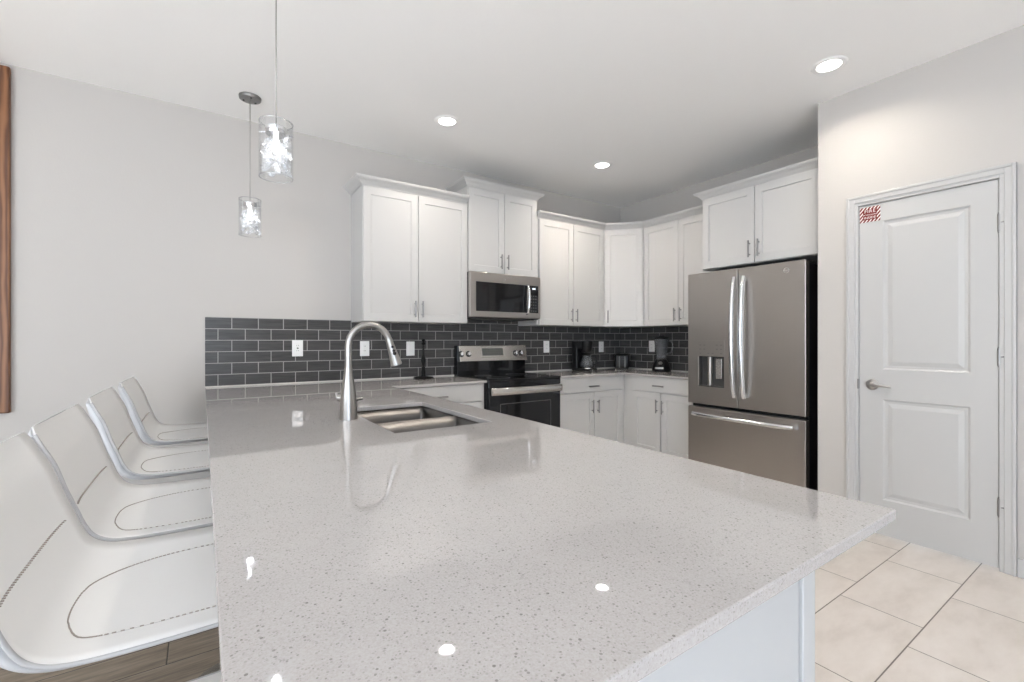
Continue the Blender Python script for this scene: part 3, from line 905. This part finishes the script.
# ------------------------------------------------------------------ fridge (local x towards the camera, front at -y)
gy1, gy0 = 2.392, 1.466
fg = thing('refrigerator', 'slate grey french-door refrigerator with bottom freezer drawer and ice dispenser', 'refrigerator', (XR, gy1, 0), -PI / 2)
W = gy1 - gy0; DF = XR - 3.457; BODY = XR - 3.520
bm = B(); box(bm, 0.004, W - 0.004, -BODY, -0.03, 0.03, 1.745, 0.004); box(bm, 0.03, W - 0.03, -BODY + 0.03, -0.06, 0, 0.03)
obj('body', bm, MAT['black'], fg)
bm = B(); box(bm, 0.02, 0.14, -BODY - 0.03, -BODY + 0.12, 1.745, 1.768, 0.005)
obj('hinge_cover', bm, MAT['dark'], fg)
bm = B(); box(bm, W - 0.14, W - 0.02, -BODY - 0.03, -BODY + 0.12, 1.745, 1.768, 0.005)
obj('hinge_cover', bm, MAT['dark'], fg)
sx = gy1 - 1.9505
dzb, dzt = 0.668, 1.762
# left door with the dispenser hole
cxa, cxb, cza, czb = gy1 - 2.290, gy1 - 2.066, 0.815, 1.068
bm = B()
fy_, by_ = -DF, -BODY - 0.004
xs = [0.0, cxa, cxb, sx - 0.003]; zs = [dzb, cza, czb, dzt]
Vf = {(i, j): bm.verts.new((xs[i], fy_, zs[j])) for i in range(4) for j in range(4)}
Vb = {(i, j): bm.verts.new((xs[i], by_, zs[j])) for i in range(4) for j in range(4)}
for i in range(3):
    for j in range(3):
        if (i, j) != (1, 1): bm.faces.new((Vf[i, j], Vf[i + 1, j], Vf[i + 1, j + 1], Vf[i, j + 1]))
        bm.faces.new((Vb[i, j], Vb[i, j + 1], Vb[i + 1, j + 1], Vb[i + 1, j]))
for i in range(3):
    bm.faces.new((Vf[i, 0], Vb[i, 0], Vb[i + 1, 0], Vf[i + 1, 0])); bm.faces.new((Vf[i, 3], Vf[i + 1, 3], Vb[i + 1, 3], Vb[i, 3]))
    bm.faces.new((Vf[0, i], Vf[0, i + 1], Vb[0, i + 1], Vb[0, i])); bm.faces.new((Vf[3, i], Vb[3, i], Vb[3, i + 1], Vf[3, i + 1]))
hole = [Vf[1, 1], Vf[2, 1], Vf[2, 2], Vf[1, 2]]
inn = [bm.verts.new((v.co.x, fy_ + 0.052, v.co.z)) for v in hole]
for k in range(4): bm.faces.new((hole[k], inn[k], inn[(k + 1) % 4], hole[(k + 1) % 4]))
bm.faces.new(inn)
ld = obj('door', bm, MAT['slate'], fg, bev=0.004)
bm = B()
box(bm, cxa + 0.001, cxb - 0.001, fy_ + 0.046, fy_ + 0.0515, cza + 0.001, czb - 0.001)
box(bm, cxa + 0.001, cxa + 0.004, fy_ + 0.004, fy_ + 0.05, cza + 0.001, czb - 0.001); box(bm, cxb - 0.004, cxb - 0.001, fy_ + 0.004, fy_ + 0.05, cza + 0.001, czb - 0.001)
box(bm, cxa + 0.001, cxb - 0.001, fy_ + 0.004, fy_ + 0.05, czb - 0.005, czb - 0.001)
box(bm, cxa + 0.001, cxb - 0.001, fy_ - 0.003, fy_ + 0.05, cza + 0.001, cza + 0.008, 0.002)
ca = obj('dispenser_recess', bm, MAT['dark'], ld)
bm = B(); box(bm, cxb - 0.085, cxb - 0.030, fy_ + 0.022, fy_ + 0.030, cza + 0.07, czb - 0.018, 0.004)
obj('dispenser_paddle', bm, MAT['steel'], ca)
bm = B(); tube(bm, [(cxa + 0.085, fy_ + 0.03, czb - 0.001), (cxa + 0.085, fy_ + 0.03, cza + 0.012)], 0.021, 16)
obj('dispenser_column', bm, MAT['slate'], ca, smooth=40)
bm = B(); box(bm, cxa - 0.010, cxb + 0.006, fy_ - 0.0022, fy_ + 0.001, czb, 1.196, 0.001)
pn = obj('dispenser_panel', bm, MAT['slate'], ld)
for j in range(3):
    for i in (0, 1, 4, 5) if j else (0, 2, 3, 5):
        bm = B(); box(bm, cxa + 0.008 + i * 0.037, cxa + 0.026 + i * 0.037, fy_ - 0.0028, fy_ - 0.002, 1.088 + j * 0.034, 1.096 + j * 0.034)
        obj('button', bm, MAT['pull'], pn)
bm = B(); box(bm, sx + 0.003, W, fy_, by_, dzb, dzt, 0.005)
rd = obj('door', bm, MAT['slate'], fg)
monogram(rd, gy1 - 1.593, fy_ - 0.0004, 1.700, 0.018)
bm = B(); box(bm, 0, W, fy_, by_, 0.095, 0.640, 0.005)
fz = obj('freezer_drawer', bm, MAT['slate'], fg)
def bow(x, z0, z1):
    n = 16; pts = []
    for k in range(n + 1):
        q = k / n; s_ = math.sin(PI * q)
        pts.append((x, fy_ - 0.018 - 0.044 * s_ ** 0.55, z0 + (z1 - z0) * q))
    return pts
for dd, x in ((ld, gy1 - 1.969), (rd, gy1 - 1.893)):
    bm = B(); tube(bm, bow(x, 0.755, 1.690), 0.0205, 16, flat=0.8)
    for z in (0.775, 1.668): box(bm, x - 0.010, x + 0.010, fy_ - 0.040, fy_ - 0.0002, z - 0.016, z + 0.016, 0.004)
    obj('handle', bm, MAT['chrome'], dd, smooth=50)
bm = B()
pts = [(0.070 + (W - 0.140) * k / 16, fy_ - 0.030 - 0.030 * math.sin(PI * k / 16) ** 0.5, 0.583) for k in range(17)]
tube(bm, pts, 0.0195, 16)
for x in (0.090, W - 0.090): box(bm, x - 0.016, x + 0.016, fy_ - 0.040, fy_ - 0.0002, 0.573, 0.593, 0.004)
obj('handle', bm, MAT['chrome'], fz, smooth=50)

# ------------------------------------------------------------------ outlets and switches
def plate(kind, loc, rz, label):
    t = thing('wall_outlet' if kind != 'switch' else 'light_switch', label, 'outlet' if kind != 'switch' else 'switch', loc, rz)
    bm = B(); box(bm, -0.038, 0.038, -0.006, 0, -0.062, 0.062, 0.003)
    obj('cover_plate', bm, MAT['white'], t)
    bm = B()
    if kind == 'switch':
        box(bm, -0.017, 0.017, -0.0085, -0.005, -0.034, 0.034, 0.001)
        obj('rocker', bm, MAT['white'], t)
    else:
        box(bm, -0.0165, 0.0165, -0.008, -0.005, -0.034, 0.034, 0.003)
        rc = obj('receptacle', bm, MAT['white'], t)
        for z in (-0.019, 0.019):
            for x in (-0.006, 0.006):
                bm = B(); box(bm, x - 0.0012, x + 0.0012, -0.0085, -0.0078, z - 0.003, z + 0.006)
                obj('slot', bm, MAT['slot'], rc)
        if kind == 'gfci':
            bm = B(); box(bm, -0.006, 0.006, -0.0092, -0.005, -0.005, 0.005, 0.001)
            obj('reset_button', bm, MAT['slot'], rc)
    return t
SY = YW - 0.008
plate('gfci', (0.601, SY, 1.139), 0, 'white wall outlet left of the faucet on grey tiles')
plate('plain', (1.109, SY, 1.131), 0, 'white wall outlet seen through the faucet arch')
plate('switch', (1.506, SY, 1.127), 0, 'white light switch plate just left of the black paper towel stand')
plate('plain', (3.022, SY, 1.130), 0, 'white wall outlet between the stove and the coffee maker')
plate('plain', (3.834, SY, 1.123), 0, 'white wall outlet between the coffee maker and the room corner')
plate('plain', (XR - 0.008, 3.334, 1.132), -PI / 2, 'white wall outlet on the right wall behind the blender')

# ------------------------------------------------------------------ small appliances
pt = thing('paper_towel_holder', 'black wrought iron paper towel stand with turned post, left of the stove', 'paper towel holder', (1.566, 3.655, C))
bm = B(); lathe(bm, [(0, 0), (0.078, 0), (0.084, 0.004), (0.086, 0.010), (0.078, 0.016), (0.030, 0.022), (0, 0.022)], seg=36)
obj('base', bm, MAT['iron'], pt, smooth=40)
bm = B(); lathe(bm, [(0, 0.02), (0.022, 0.022), (0.016, 0.035), (0.019, 0.06), (0.015, 0.085), (0.018, 0.092), (0.011, 0.105), (0.013, 0.125), (0.020, 0.150), (0.019, 0.170), (0.010, 0.205), (0.009, 0.265), (0.0095, 0.285), (0, 0.285)], seg=24)
obj('post', bm, MAT['iron'], pt, smooth=50)
bm = B(); lathe(bm, [(0, 0.284), (0.010, 0.286), (0.019, 0.296), (0.017, 0.306), (0.009, 0.314), (0.012, 0.322), (0.016, 0.332), (0.008, 0.340), (0, 0.341)], seg=24)
obj('finial', bm, MAT['iron'], pt, smooth=50)

# coffee maker
cm = thing('coffee_maker', 'black drip coffee maker with glass carafe right of the stove', 'coffee maker', (3.405, 3.640, C), 0.30)
bm = B()
box(bm, -0.085, 0.085, -0.125, 0.095, 0, 0.030, 0.010); box(bm, -0.085, 0.085, 0.025, 0.095, 0.02, 0.30, 0.014)
obj('body', bm, MAT['black'], cm)
bm = B(); lathe(bm, [(0, 0.205), (0.050, 0.205), (0.060, 0.225), (0.072, 0.290), (0.074, 0.318), (0.060, 0.326), (0, 0.327)], 0, -0.035, 30); box(bm, -0.084, 0.084, -0.02, 0.094, 0.235, 0.320, 0.014)
obj('brew_basket', bm, MAT['black'], cm, smooth=35)
bm = B(); lathe(bm, [(0, 0.020), (0.078, 0.020), (0.083, 0.027), (0.082, 0.035), (0.072, 0.039), (0, 0.039)], 0, -0.060, 30)
obj('warming_plate', bm, MAT['steel'], cm, smooth=40)
bm = B(); lathe(bm, [(0.045, 0.040), (0.060, 0.041), (0.068, 0.055), (0.070, 0.085), (0.060, 0.120), (0.044, 0.150), (0.046, 0.165), (0.043, 0.165), (0.041, 0.150), (0.056, 0.120), (0.066, 0.085), (0.064, 0.056), (0.045, 0.045)], 0, -0.045, 30)
cf = obj('carafe', bm, MAT['jar'], cm, smooth=60)
bm = B(); lathe(bm, [(0, 0.162), (0.047, 0.163), (0.049, 0.174), (0.030, 0.185), (0, 0.187)], 0, -0.045, 24)
obj('lid', bm, MAT['black'], cf, smooth=40)
bm = B(); tube(bm, [(0.02, -0.088, 0.160), (0.04, -0.122, 0.158), (0.048, -0.138, 0.12), (0.044, -0.128, 0.075), (0.036, -0.108, 0.066)], 0.008, 10)
obj('carafe_handle', bm, MAT['black'], cf, smooth=60)
bm = B(); box(bm, -0.030, 0.030, -0.1275, -0.124, 0.006, 0.024, 0.002)
obj('switch_plate', bm, MAT['steel'], cm)

# toaster
to = thing('toaster', 'small black toaster with a chrome end stripe in the counter corner', 'toaster', (3.990, 3.625, C), -0.80)
bm = B(); box(bm, -0.085, 0.085, -0.13, 0.13, 0.012, 0.175, 0.030, seg=4); box(bm, -0.07, 0.07, -0.11, 0.11, 0, 0.02, 0.004)
o = obj('body', bm, MAT['black'], to, smooth=40)
for x in (-0.030, 0.030):  # grey strips painted in for the highlights on the chrome end
    bm = B(); box(bm, x - 0.007, x + 0.007, -0.1335, -0.128, 0.020, 0.150, 0.002)
    obj('chrome_highlight', bm, MAT['display'], to)
bm = B(); box(bm, -0.018, 0.018, -0.150, -0.132, 0.115, 0.128, 0.004)
obj('lever', bm, MAT['black'], to)
bm = B()
bm.free()
for x in (-0.032, 0.032):
    bm = B(); box(bm, x - 0.014, x + 0.014, -0.095, 0.095, 0.172, 0.1765)
    obj('bread_slot', bm, MAT['slot'], to)

# blender
bl = thing('blender', 'countertop blender with clear jar and black base beside the fridge', 'blender', (3.985, 3.075, C), -PI / 2 + 0.55)
bm = B(); lathe(bm, [(0, 0), (0.092, 0), (0.096, 0.008), (0.095, 0.03), (0.086, 0.075), (0.062, 0.118), (0.055, 0.130), (0, 0.130)], seg=32)
bb = obj('motor_base', bm, MAT['black'], bl, smooth=35)
bm = B(); box(bm, -0.055, 0.030, -0.096, -0.085, 0.030, 0.050, 0.003); lathe(bm, [(0, 0), (0.02, 0), (0.018, 0.012), (0, 0.013)], seg=20, mtx=Matrix.Translation((0.0, -0.075, 0.092)) @ Matrix.Rotation(PI / 2 + 0.35, 4, 'X'))
obj('control', bm, MAT['pull'], bb, smooth=40)
bm = B(); lathe(bm, [(0.046, 0.132), (0.050, 0.134), (0.056, 0.20), (0.069, 0.30), (0.074, 0.345), (0.071, 0.345), (0.066, 0.30), (0.053, 0.20), (0.046, 0.138)], seg=32)
jr = obj('jar', bm, MAT['jar'], bl, smooth=60)
bm = B(); tube(bm, [(0.060, 0.01, 0.325), (0.105, 0.015, 0.318), (0.112, 0.016, 0.26), (0.098, 0.015, 0.20), (0.052, 0.008, 0.185)], 0.008, 10)
obj('jar_handle', bm, MAT['jar'], jr, smooth=60)
bm = B(); lathe(bm, [(0, 0.343), (0.074, 0.343), (0.076, 0.356), (0.055, 0.362), (0.030, 0.364), (0.028, 0.376), (0, 0.377)], seg=28)
obj('lid', bm, MAT['black'], jr, smooth=40)
bm = B(); lathe(bm, [(0, 0.128), (0.044, 0.129), (0.046, 0.142), (0.030, 0.150), (0, 0.150)], seg=24)
for k in range(4):
    a = k * PI / 2; tube(bm, [(0.008 * math.cos(a), 0.008 * math.sin(a), 0.152), (0.034 * math.cos(a), 0.034 * math.sin(a), 0.166)], [0.004, 0.0015], 6)
tube(bm, [(0, 0, 0.148), (0, 0, 0.160)], 0.006, 10)
obj('blade', bm, MAT['steel'], jr, smooth=40)

# ------------------------------------------------------------------ downlights
def downlight(loc, label):
    t = thing('recessed_downlight', label, 'ceiling light', loc, 0, 'recessed kitchen downlights')
    bm = B(); lathe(bm, [(0.060, -0.0035), (0.064, -0.007), (0.078, -0.006), (0.088, -0.0025), (0.090, 0.0), (0.060, 0.0)], seg=40)
    # open ring: remove the caps so that only the trim remains
    for f in [f for f in bm.faces if len(f.verts) > 4]: bm.faces.remove(f)
    obj('trim_ring', bm, MAT['ceil'], t, smooth=50)
    bm = B(); lathe(bm, [(0, -0.004), (0.061, -0.004), (0.061, -0.0005), (0, -0.0005)], seg=40)
    obj('lens', bm, MAT['lens'], t)
    return t
LIGHTS = [((1.468, 3.000, ZC), 'recessed round downlight above the left wall cabinet, nearest the pendants'),
          ((3.002, 2.962, ZC), 'recessed round downlight nearest the room corner'),
          ((2.996, 1.148, ZC), 'recessed round downlight in front of the pantry door wall, largest in view')]
for loc, lab in LIGHTS:
    downlight(loc, lab)
    area('downlight_lamp', (loc[0], loc[1], ZC - 0.009), (0, 0, 0), 'DISK', 0.08, 0.08, DOWN_W * (0.75 if loc[1] < 2 else 1.35 if loc[0] > 2 else 0.85), WARM, math.radians(145))
# added unseen downlight in the same row, for more light
area('downlight_lamp', (1.468, 1.148, ZC - 0.009), (0, 0, 0), 'DISK', 0.08, 0.08, DOWN_W, WARM, math.radians(145))
downlight((1.468, 1.148, ZC), 'added unseen downlight above the near end of the peninsula')

# ------------------------------------------------------------------ pendants
def pendant(loc, label):
    """origin on the ceiling"""
    t = thing('pendant_light', label, 'pendant light', loc, 0, 'crystal pendant lights over the bar')
    bm = B(); lathe(bm, [(0, -0.022), (0.050, -0.022), (0.062, -0.018), (0.065, -0.008), (0.065, 0.0), (0, 0.0)], seg=36)
    cn = obj('canopy', bm, MAT['pull'], t, smooth=40)
    for a in (0.6, 2.7, 4.8):
        bm = B(); lathe(bm, [(0, -0.026), (0.005, -0.026), (0.006, -0.021), (0, -0.021)], 0.040 * math.cos(a), 0.040 * math.sin(a), 10)
        obj('screw', bm, MAT['black'], cn, smooth=40)
    top, bot, R = -0.672, -0.904, 0.0655
    bm = B(); tube(bm, [(0, 0, -0.020), (0, 0, top - 0.02)], 0.0022, 8)
    obj('cord', bm, MAT['nickel'], t, smooth='all')
    bm = B(); lathe(bm, [(0, top - 0.050), (0.040, top - 0.050), (0.042, top - 0.046), (0.042, top - 0.022), (0.038, top - 0.018), (0.010, top - 0.014), (0, top - 0.014)], seg=32)
    for a in (0.35, 2.45, 4.54): tube(bm, [(0.03 * math.cos(a), 0.03 * math.sin(a), top - 0.034), (0.074 * math.cos(a), 0.074 * math.sin(a), top - 0.034)], 0.004, 8)
    obj('lamp_holder', bm, MAT['chrome'], t, smooth=40)
    bm = B()
    lathe(bm, [(R, bot), (R, top), (R - 0.004, top), (R - 0.004, bot)], seg=40)
    for f in [f for f in bm.faces if len(f.verts) > 4]: bm.faces.remove(f)
    gl = obj('glass_shade', bm, MAT['glass'], t, smooth=60)
    for z in (top, bot):
        rims = B(); tube(rims, [((R - 0.002) * math.cos(2 * PI * k / 40), (R - 0.002) * math.sin(2 * PI * k / 40), z) for k in range(40)], 0.0026, 8, closed=True)
        obj('rim', rims, MAT['crystal'], gl, smooth=60)
    bm = B(); lathe(bm, [(0, top - 0.130), (0.010, top - 0.125), (0.015, top - 0.108), (0.013, top - 0.082), (0.008, top - 0.065), (0.008, top - 0.051), (0, top - 0.051)], seg=20)
    obj('bulb', bm, MAT['bulb'], t, smooth=60)
    rnd = random.Random(3)
    bm = B()
    for k in range(64):
        a = rnd.uniform(0, 2 * PI); r = 0.022 + 0.030 * math.sqrt(rnd.random()); z = rnd.uniform(bot + 0.012, top - 0.066)
        m = Matrix.Translation((r * math.cos(a), r * math.sin(a), z)) @ Matrix.Rotation(rnd.uniform(0, 6), 4, Vector((rnd.uniform(-1, 1), rnd.uniform(-1, 1), rnd.uniform(-1, 1))).normalized())
        s = rnd.uniform(0.007, 0.012)
        box(bm, -s, s, -s * 0.8, s * 0.8, -s * 1.2, s * 1.2, 0.002, m, 1)
    cr = obj('crystal_drops', bm, MAT['crystal'], t)
    cr['kind'] = 'stuff'
    return t
p1 = pendant((0.258, 3.428, ZC), 'glass cylinder pendant light with crystals, farther one near the back wall')
p2 = dup(p1, (0.258, 2.155, ZC), 'glass cylinder pendant light with crystals, nearer and larger one')
for y in (3.428, 2.155):
    d_ = bpy.data.lights.new('pendant_lamp', 'POINT'); d_.energy = PEND_W; d_.color = (0.93, 0.96, 1.0); d_.shadow_soft_size = 0.02
    o = bpy.data.objects.new('pendant_lamp', d_); COL.objects.link(o); o.location = (0.258, y, ZC - 0.81)

# ------------------------------------------------------------------ bar stools
def catmull(P, n):
    out = []
    for i in range(len(P) - 1):
        p0, p1_, p2_, p3 = P[max(i - 1, 0)], P[i], P[i + 1], P[min(i + 2, len(P) - 1)]
        for k in range(n):
            t = k / n
            out.append(tuple(0.5 * ((2 * b) + (-a + c) * t + (2 * a - 5 * b + 4 * c - d) * t * t + (-a + 3 * b - 3 * c + d) * t ** 3) for a, b, c, d in zip(p0, p1_, p2_, p3)))
    out.append(tuple(P[-1])); return out

# (x, z, thickness, half width) along the side profile, back top -> seat front
PROF = [(-0.3530, 0.9819, 0.024, 0.265),
        (-0.3335, 0.9406, 0.038, 0.269),
        (-0.3092, 0.8895, 0.046, 0.271),
        (-0.2888, 0.8246, 0.050, 0.272),
        (-0.2683, 0.7665, 0.053, 0.272),
        (-0.2518, 0.7218, 0.055, 0.272),
        (-0.2326, 0.6918, 0.050, 0.272),
        (-0.2036, 0.6743, 0.042, 0.272),
        (-0.1600, 0.6665, 0.035, 0.272),
        (-0.0873, 0.6636, 0.030, 0.272),
        (0.0000, 0.6627, 0.028, 0.271),
        (0.0873, 0.6627, 0.027, 0.268),
        (0.1649, 0.6617, 0.026, 0.263),
        (0.2250, 0.6549, 0.023, 0.255)]
PATH = catmull(PROF, 7)
def frame(i):
    a, b = PATH[max(i - 1, 0)], PATH[min(i + 1, len(PATH) - 1)]
    t = Vector((b[0] - a[0], 0, b[1] - a[1])).normalized()
    return t, Vector((-t.z, 0, t.x))             # tangent, inner normal (up / forward)
NI = len(PATH)
def endk(i):
    """narrowing that rounds the corners of the two ends"""
    e = min(i, NI - 1 - i) / 5.0
    return 1 - 0.07 * (1 - min(1, e)) ** 2.6
DISH = 0.018
def s_at(x):
    """station of the profile at a given x"""
    for i in range(NI - 1):
        if PATH[i][0] <= x <= PATH[i + 1][0]: return i + (x - PATH[i][0]) / (PATH[i + 1][0] - PATH[i][0])
    return NI - 1.001
def surf(s, v, lift=0.0):
    """point on the padded inner face, s along the profile in stations, v in -1..1"""
    i = max(0, min(NI - 1, int(s))); f = s - i; j = min(i + 1, NI - 1)
    p = [a + (b - a) * f for a, b in zip(PATH[i], PATH[j])]
    t, n = frame(i if f < 0.5 else j)
    hw = p[3] * (endk(i) * (1 - f) + endk(j) * f)
    dep = -DISH * (1 - v ** 4)
    return Vector((p[0], v * hw, p[1])) + n * (dep + lift)

def make_stool(loc, label):
    st = thing('bar_stool', label, 'bar stool', loc, 0, 'white leather bar stools along the peninsula')
    MI, MO = 14, 14
    pad, sh = B(), B()
    rp, rs = [], []
    for i in range(NI):
        t, n = frame(i); x, z, th, hw0 = PATH[i]
        c = Vector((x, 0, z)); hw = hw0 * endk(i)
        ev = min(i, NI - 1 - i); thk = th * (0.45 + 0.55 * min(1, ev / 3.0))
        inner = []
        for k in range(MI + 1):
            v = -1 + 2 * k / MI
            inner.append(surf(i, v))
        rp.append(inner)
        outer = []
        for k in range(MO + 1):
            v = -1 + 2 * k / MO
            dep = thk * (1 - abs(v) ** 5) ** 0.6 if abs(v) < 1 else 0
            outer.append(Vector((c.x, v * (hw + 0.004) , c.z)) - n * (0.004 + dep))
        rs.append(outer)
    def grid(bm, rows, flip):
        V = [[bm.verts.new(p) for p in r] for r in rows]
        for a, b in zip(V, V[1:]):
            for k in range(len(a) - 1):
                q = (a[k], a[k + 1], b[k + 1], b[k]); bm.faces.new(q if not flip else tuple(reversed(q)))
        return V
    # pad: the inner face with a thin underside, one closed skin
    Vt = grid(pad, rp, False)
    low = [[p - frame(i)[1] * 0.005 for p in r] for i, r in enumerate(rp)]
    Vl = grid(pad, low, True)
    def rim(bm, A, Bq):
        loop = lambda V: [V[0][k] for k in range(len(V[0]))] + [V[i][-1] for i in range(1, len(V))] + [V[-1][k] for k in range(len(V[0]) - 2, -1, -1)] + [V[i][0] for i in range(len(V) - 2, 0, -1)]
        a, b = loop(A), loop(Bq); m = len(a)
        for k in range(m): bm.faces.new((a[k], a[(k + 1) % m], b[(k + 1) % m], b[k]))
    rim(pad, Vt, Vl)
    obj('seat_shell', pad, MAT['leather'], st, smooth='all')
    Vo = grid(sh, rs, True)
    Vi = grid(sh, [[p + frame(i)[1] * 0.0 - frame(i)[1] * 0.006 for p in r] for i, r in enumerate(rp)], False)
    rim(sh, Vo, Vi)
    obj('outer_shell', sh, MAT['shell'], st, smooth='all')
    # piping round the rim
    bm = B()
    loop = [rp[i][0] for i in range(3, NI)] + [rp[-1][k] for k in range(1, MI + 1)] + [rp[i][-1] for i in range(NI - 2, 2, -1)]
    loop = [p + Vector((0, 0.003 * (1 if p.y > 0 else -1) if abs(p.y) > 0.15 else 0, 0)) for p in loop]
    tube(bm, [p - Vector((0, 0, 0.004)) for p in loop], 0.0040, 8)
    obj('piping', bm, MAT['pipe'], st, smooth='all')
    # stitching: cross seam at the bend, U-shaped line on the seat
    bm = B()
    def dash(p, q):
        tube(bm, [p, q], 0.0015, 6)
    def stitch(line, step=0.011, ln=0.0062, cross=0.0):
        acc = 0.0
        for (a, b) in zip(line, line[1:]):
            pa, pb = surf(*a, 0.0008), surf(*b, 0.0008); L_ = (pb - pa).length; n_ = max(1, int(L_ / step))
            d_ = (pb - pa).normalized()
            for k in range(n_):
                m = pa.lerp(pb, (k + 0.5) / n_)
                if cross:
                    x_ = Vector((-d_.y, d_.x, 0)).normalized()
                    dash(m - x_ * cross, m + x_ * cross)
                else: dash(m - d_ * ln / 2, m + d_ * ln / 2)
    s_bend = s_at(-0.268)
    seam = [(s_bend, -0.80 + 1.62 * k / 20) for k in range(21)]
    stitch(seam, 0.010, 0.006, 0.0035)
    obj('back_stitching', bm, MAT['thread'], st)
    bm = B()
    U = [(s_at(x), v) for x, v in ((0.20, 0.64), (0.0, 0.63), (-0.06, 0.61), (-0.10, 0.575), (-0.135, 0.52), (-0.165, 0.44), (-0.188, 0.33), (-0.202, 0.2), (-0.209, 0.0), (-0.211, -0.2), (-0.209, -0.36), (-0.200, -0.50), (-0.190, -0.60), (-0.178, -0.64), (-0.155, -0.655), (-0.09, -0.66), (0.0, -0.66), (0.20, -0.67))]
    fine = []
    for a, b in zip(U, U[1:]):
        for k in range(5): fine.append((a[0] + (b[0] - a[0]) * k / 5, a[1] + (b[1] - a[1]) * k / 5))
    fine.append(U[-1])
    for _ in range(3): fine = [fine[0]] + [tuple(sum(c) / 3 for c in zip(a, b, d)) for a, b, d in zip(fine, fine[1:], fine[2:])] + [fine[-1]]
    stitch(fine, 0.009, 0.006)
    obj('seat_stitching', bm, MAT['thread'], st)
    # plain piped seam lines under the stitches
    bm = B()
    tube(bm, [surf(s, v, -0.0006) for s, v in seam], 0.0013, 6)
    obj('seam', bm, MAT['pipe'], st)
    bm = B(); tube(bm, [surf(s, v, -0.0006) for s, v in fine], 0.0013, 6)
    obj('seam', bm, MAT['pipe'], st)
    # swivel plate, column, foot rest and round base
    cxp = 0.085
    bm = B(); lathe(bm, [(0, 0.602), (0.035, 0.602), (0.10, 0.613), (0.105, 0.622), (0, 0.622)], cxp, 0, 28)
    obj('seat_plate', bm, MAT['dark'], st, smooth=40)
    bm = B(); lathe(bm, [(0, 0.02), (0.028, 0.022), (0.028, 0.33), (0.019, 0.335), (0.019, 0.603), (0, 0.603)], cxp, 0, 28)
    obj('column', bm, MAT['chrome'], st, smooth=40)
    bm = B(); lathe(bm, [(0, 0), (0.122, 0), (0.126, 0.006), (0.118, 0.014), (0.06, 0.026), (0.034, 0.046), (0, 0.046)], cxp, 0, 48)
    obj('base', bm, MAT['chrome'], st, smooth=40)
    bm = B()
    tube(bm, [(cxp + 0.02, 0.0, 0.27)] + [(cxp + 0.125 + 0.105 * math.cos(PI - a), 0.105 * math.sin(a), 0.27) for a in [2 * PI * k / 24 for k in range(25)]], 0.009, 10)
    obj('foot_rest', bm, MAT['chrome'], st, smooth=60)
    return st
SW = 0.272
s0 = make_stool((0, 1.035 + SW, 0), 'white leather bar stool with the largest backrest in view, at lower left')
dup(s0, (0, 1.608 + SW, 0), 'white leather bar stool directly behind the one with the largest backrest', 0.0)
dup(s0, (0, 2.31 + SW, 0), 'white leather bar stool second from the back wall', 0.0)
dup(s0, (0.01, 3.03 + SW, 0), 'white leather bar stool nearest the back wall', 0.0)
dup(s0, (0, 0.335 + SW, 0), 'white leather bar stool at the bottom edge, only the seat edge in view', 0.0)

# ------------------------------------------------------------------ oak frame at the left edge
oy_ = YW - 0.001
fr = thing('oak_frame', 'tall honey oak wooden frame on the back wall at the far left edge', 'frame', (-1.6, YW, 0.783))
bm = B()
fw = 0.075; fh = 1.985; hw = 0.686
for a in ((-hw, -hw + fw, 0, fh), (hw - fw, hw, 0, fh)): box(bm, a[0], a[1], -0.032, -0.001, a[2], a[3], 0.005)
for z in (0, fh - fw): box(bm, -hw + fw + 0.0005, hw - fw - 0.0005, -0.032, -0.001, z, z + fw, 0.005)
obj('frame_moulding', bm, MAT['oak'], fr)
bm = B(); box(bm, -hw + fw - 0.004, hw - fw + 0.004, -0.014, -0.002, fw - 0.004, fh - fw + 0.004)
obj('panel', bm, MAT['canvas'], fr)
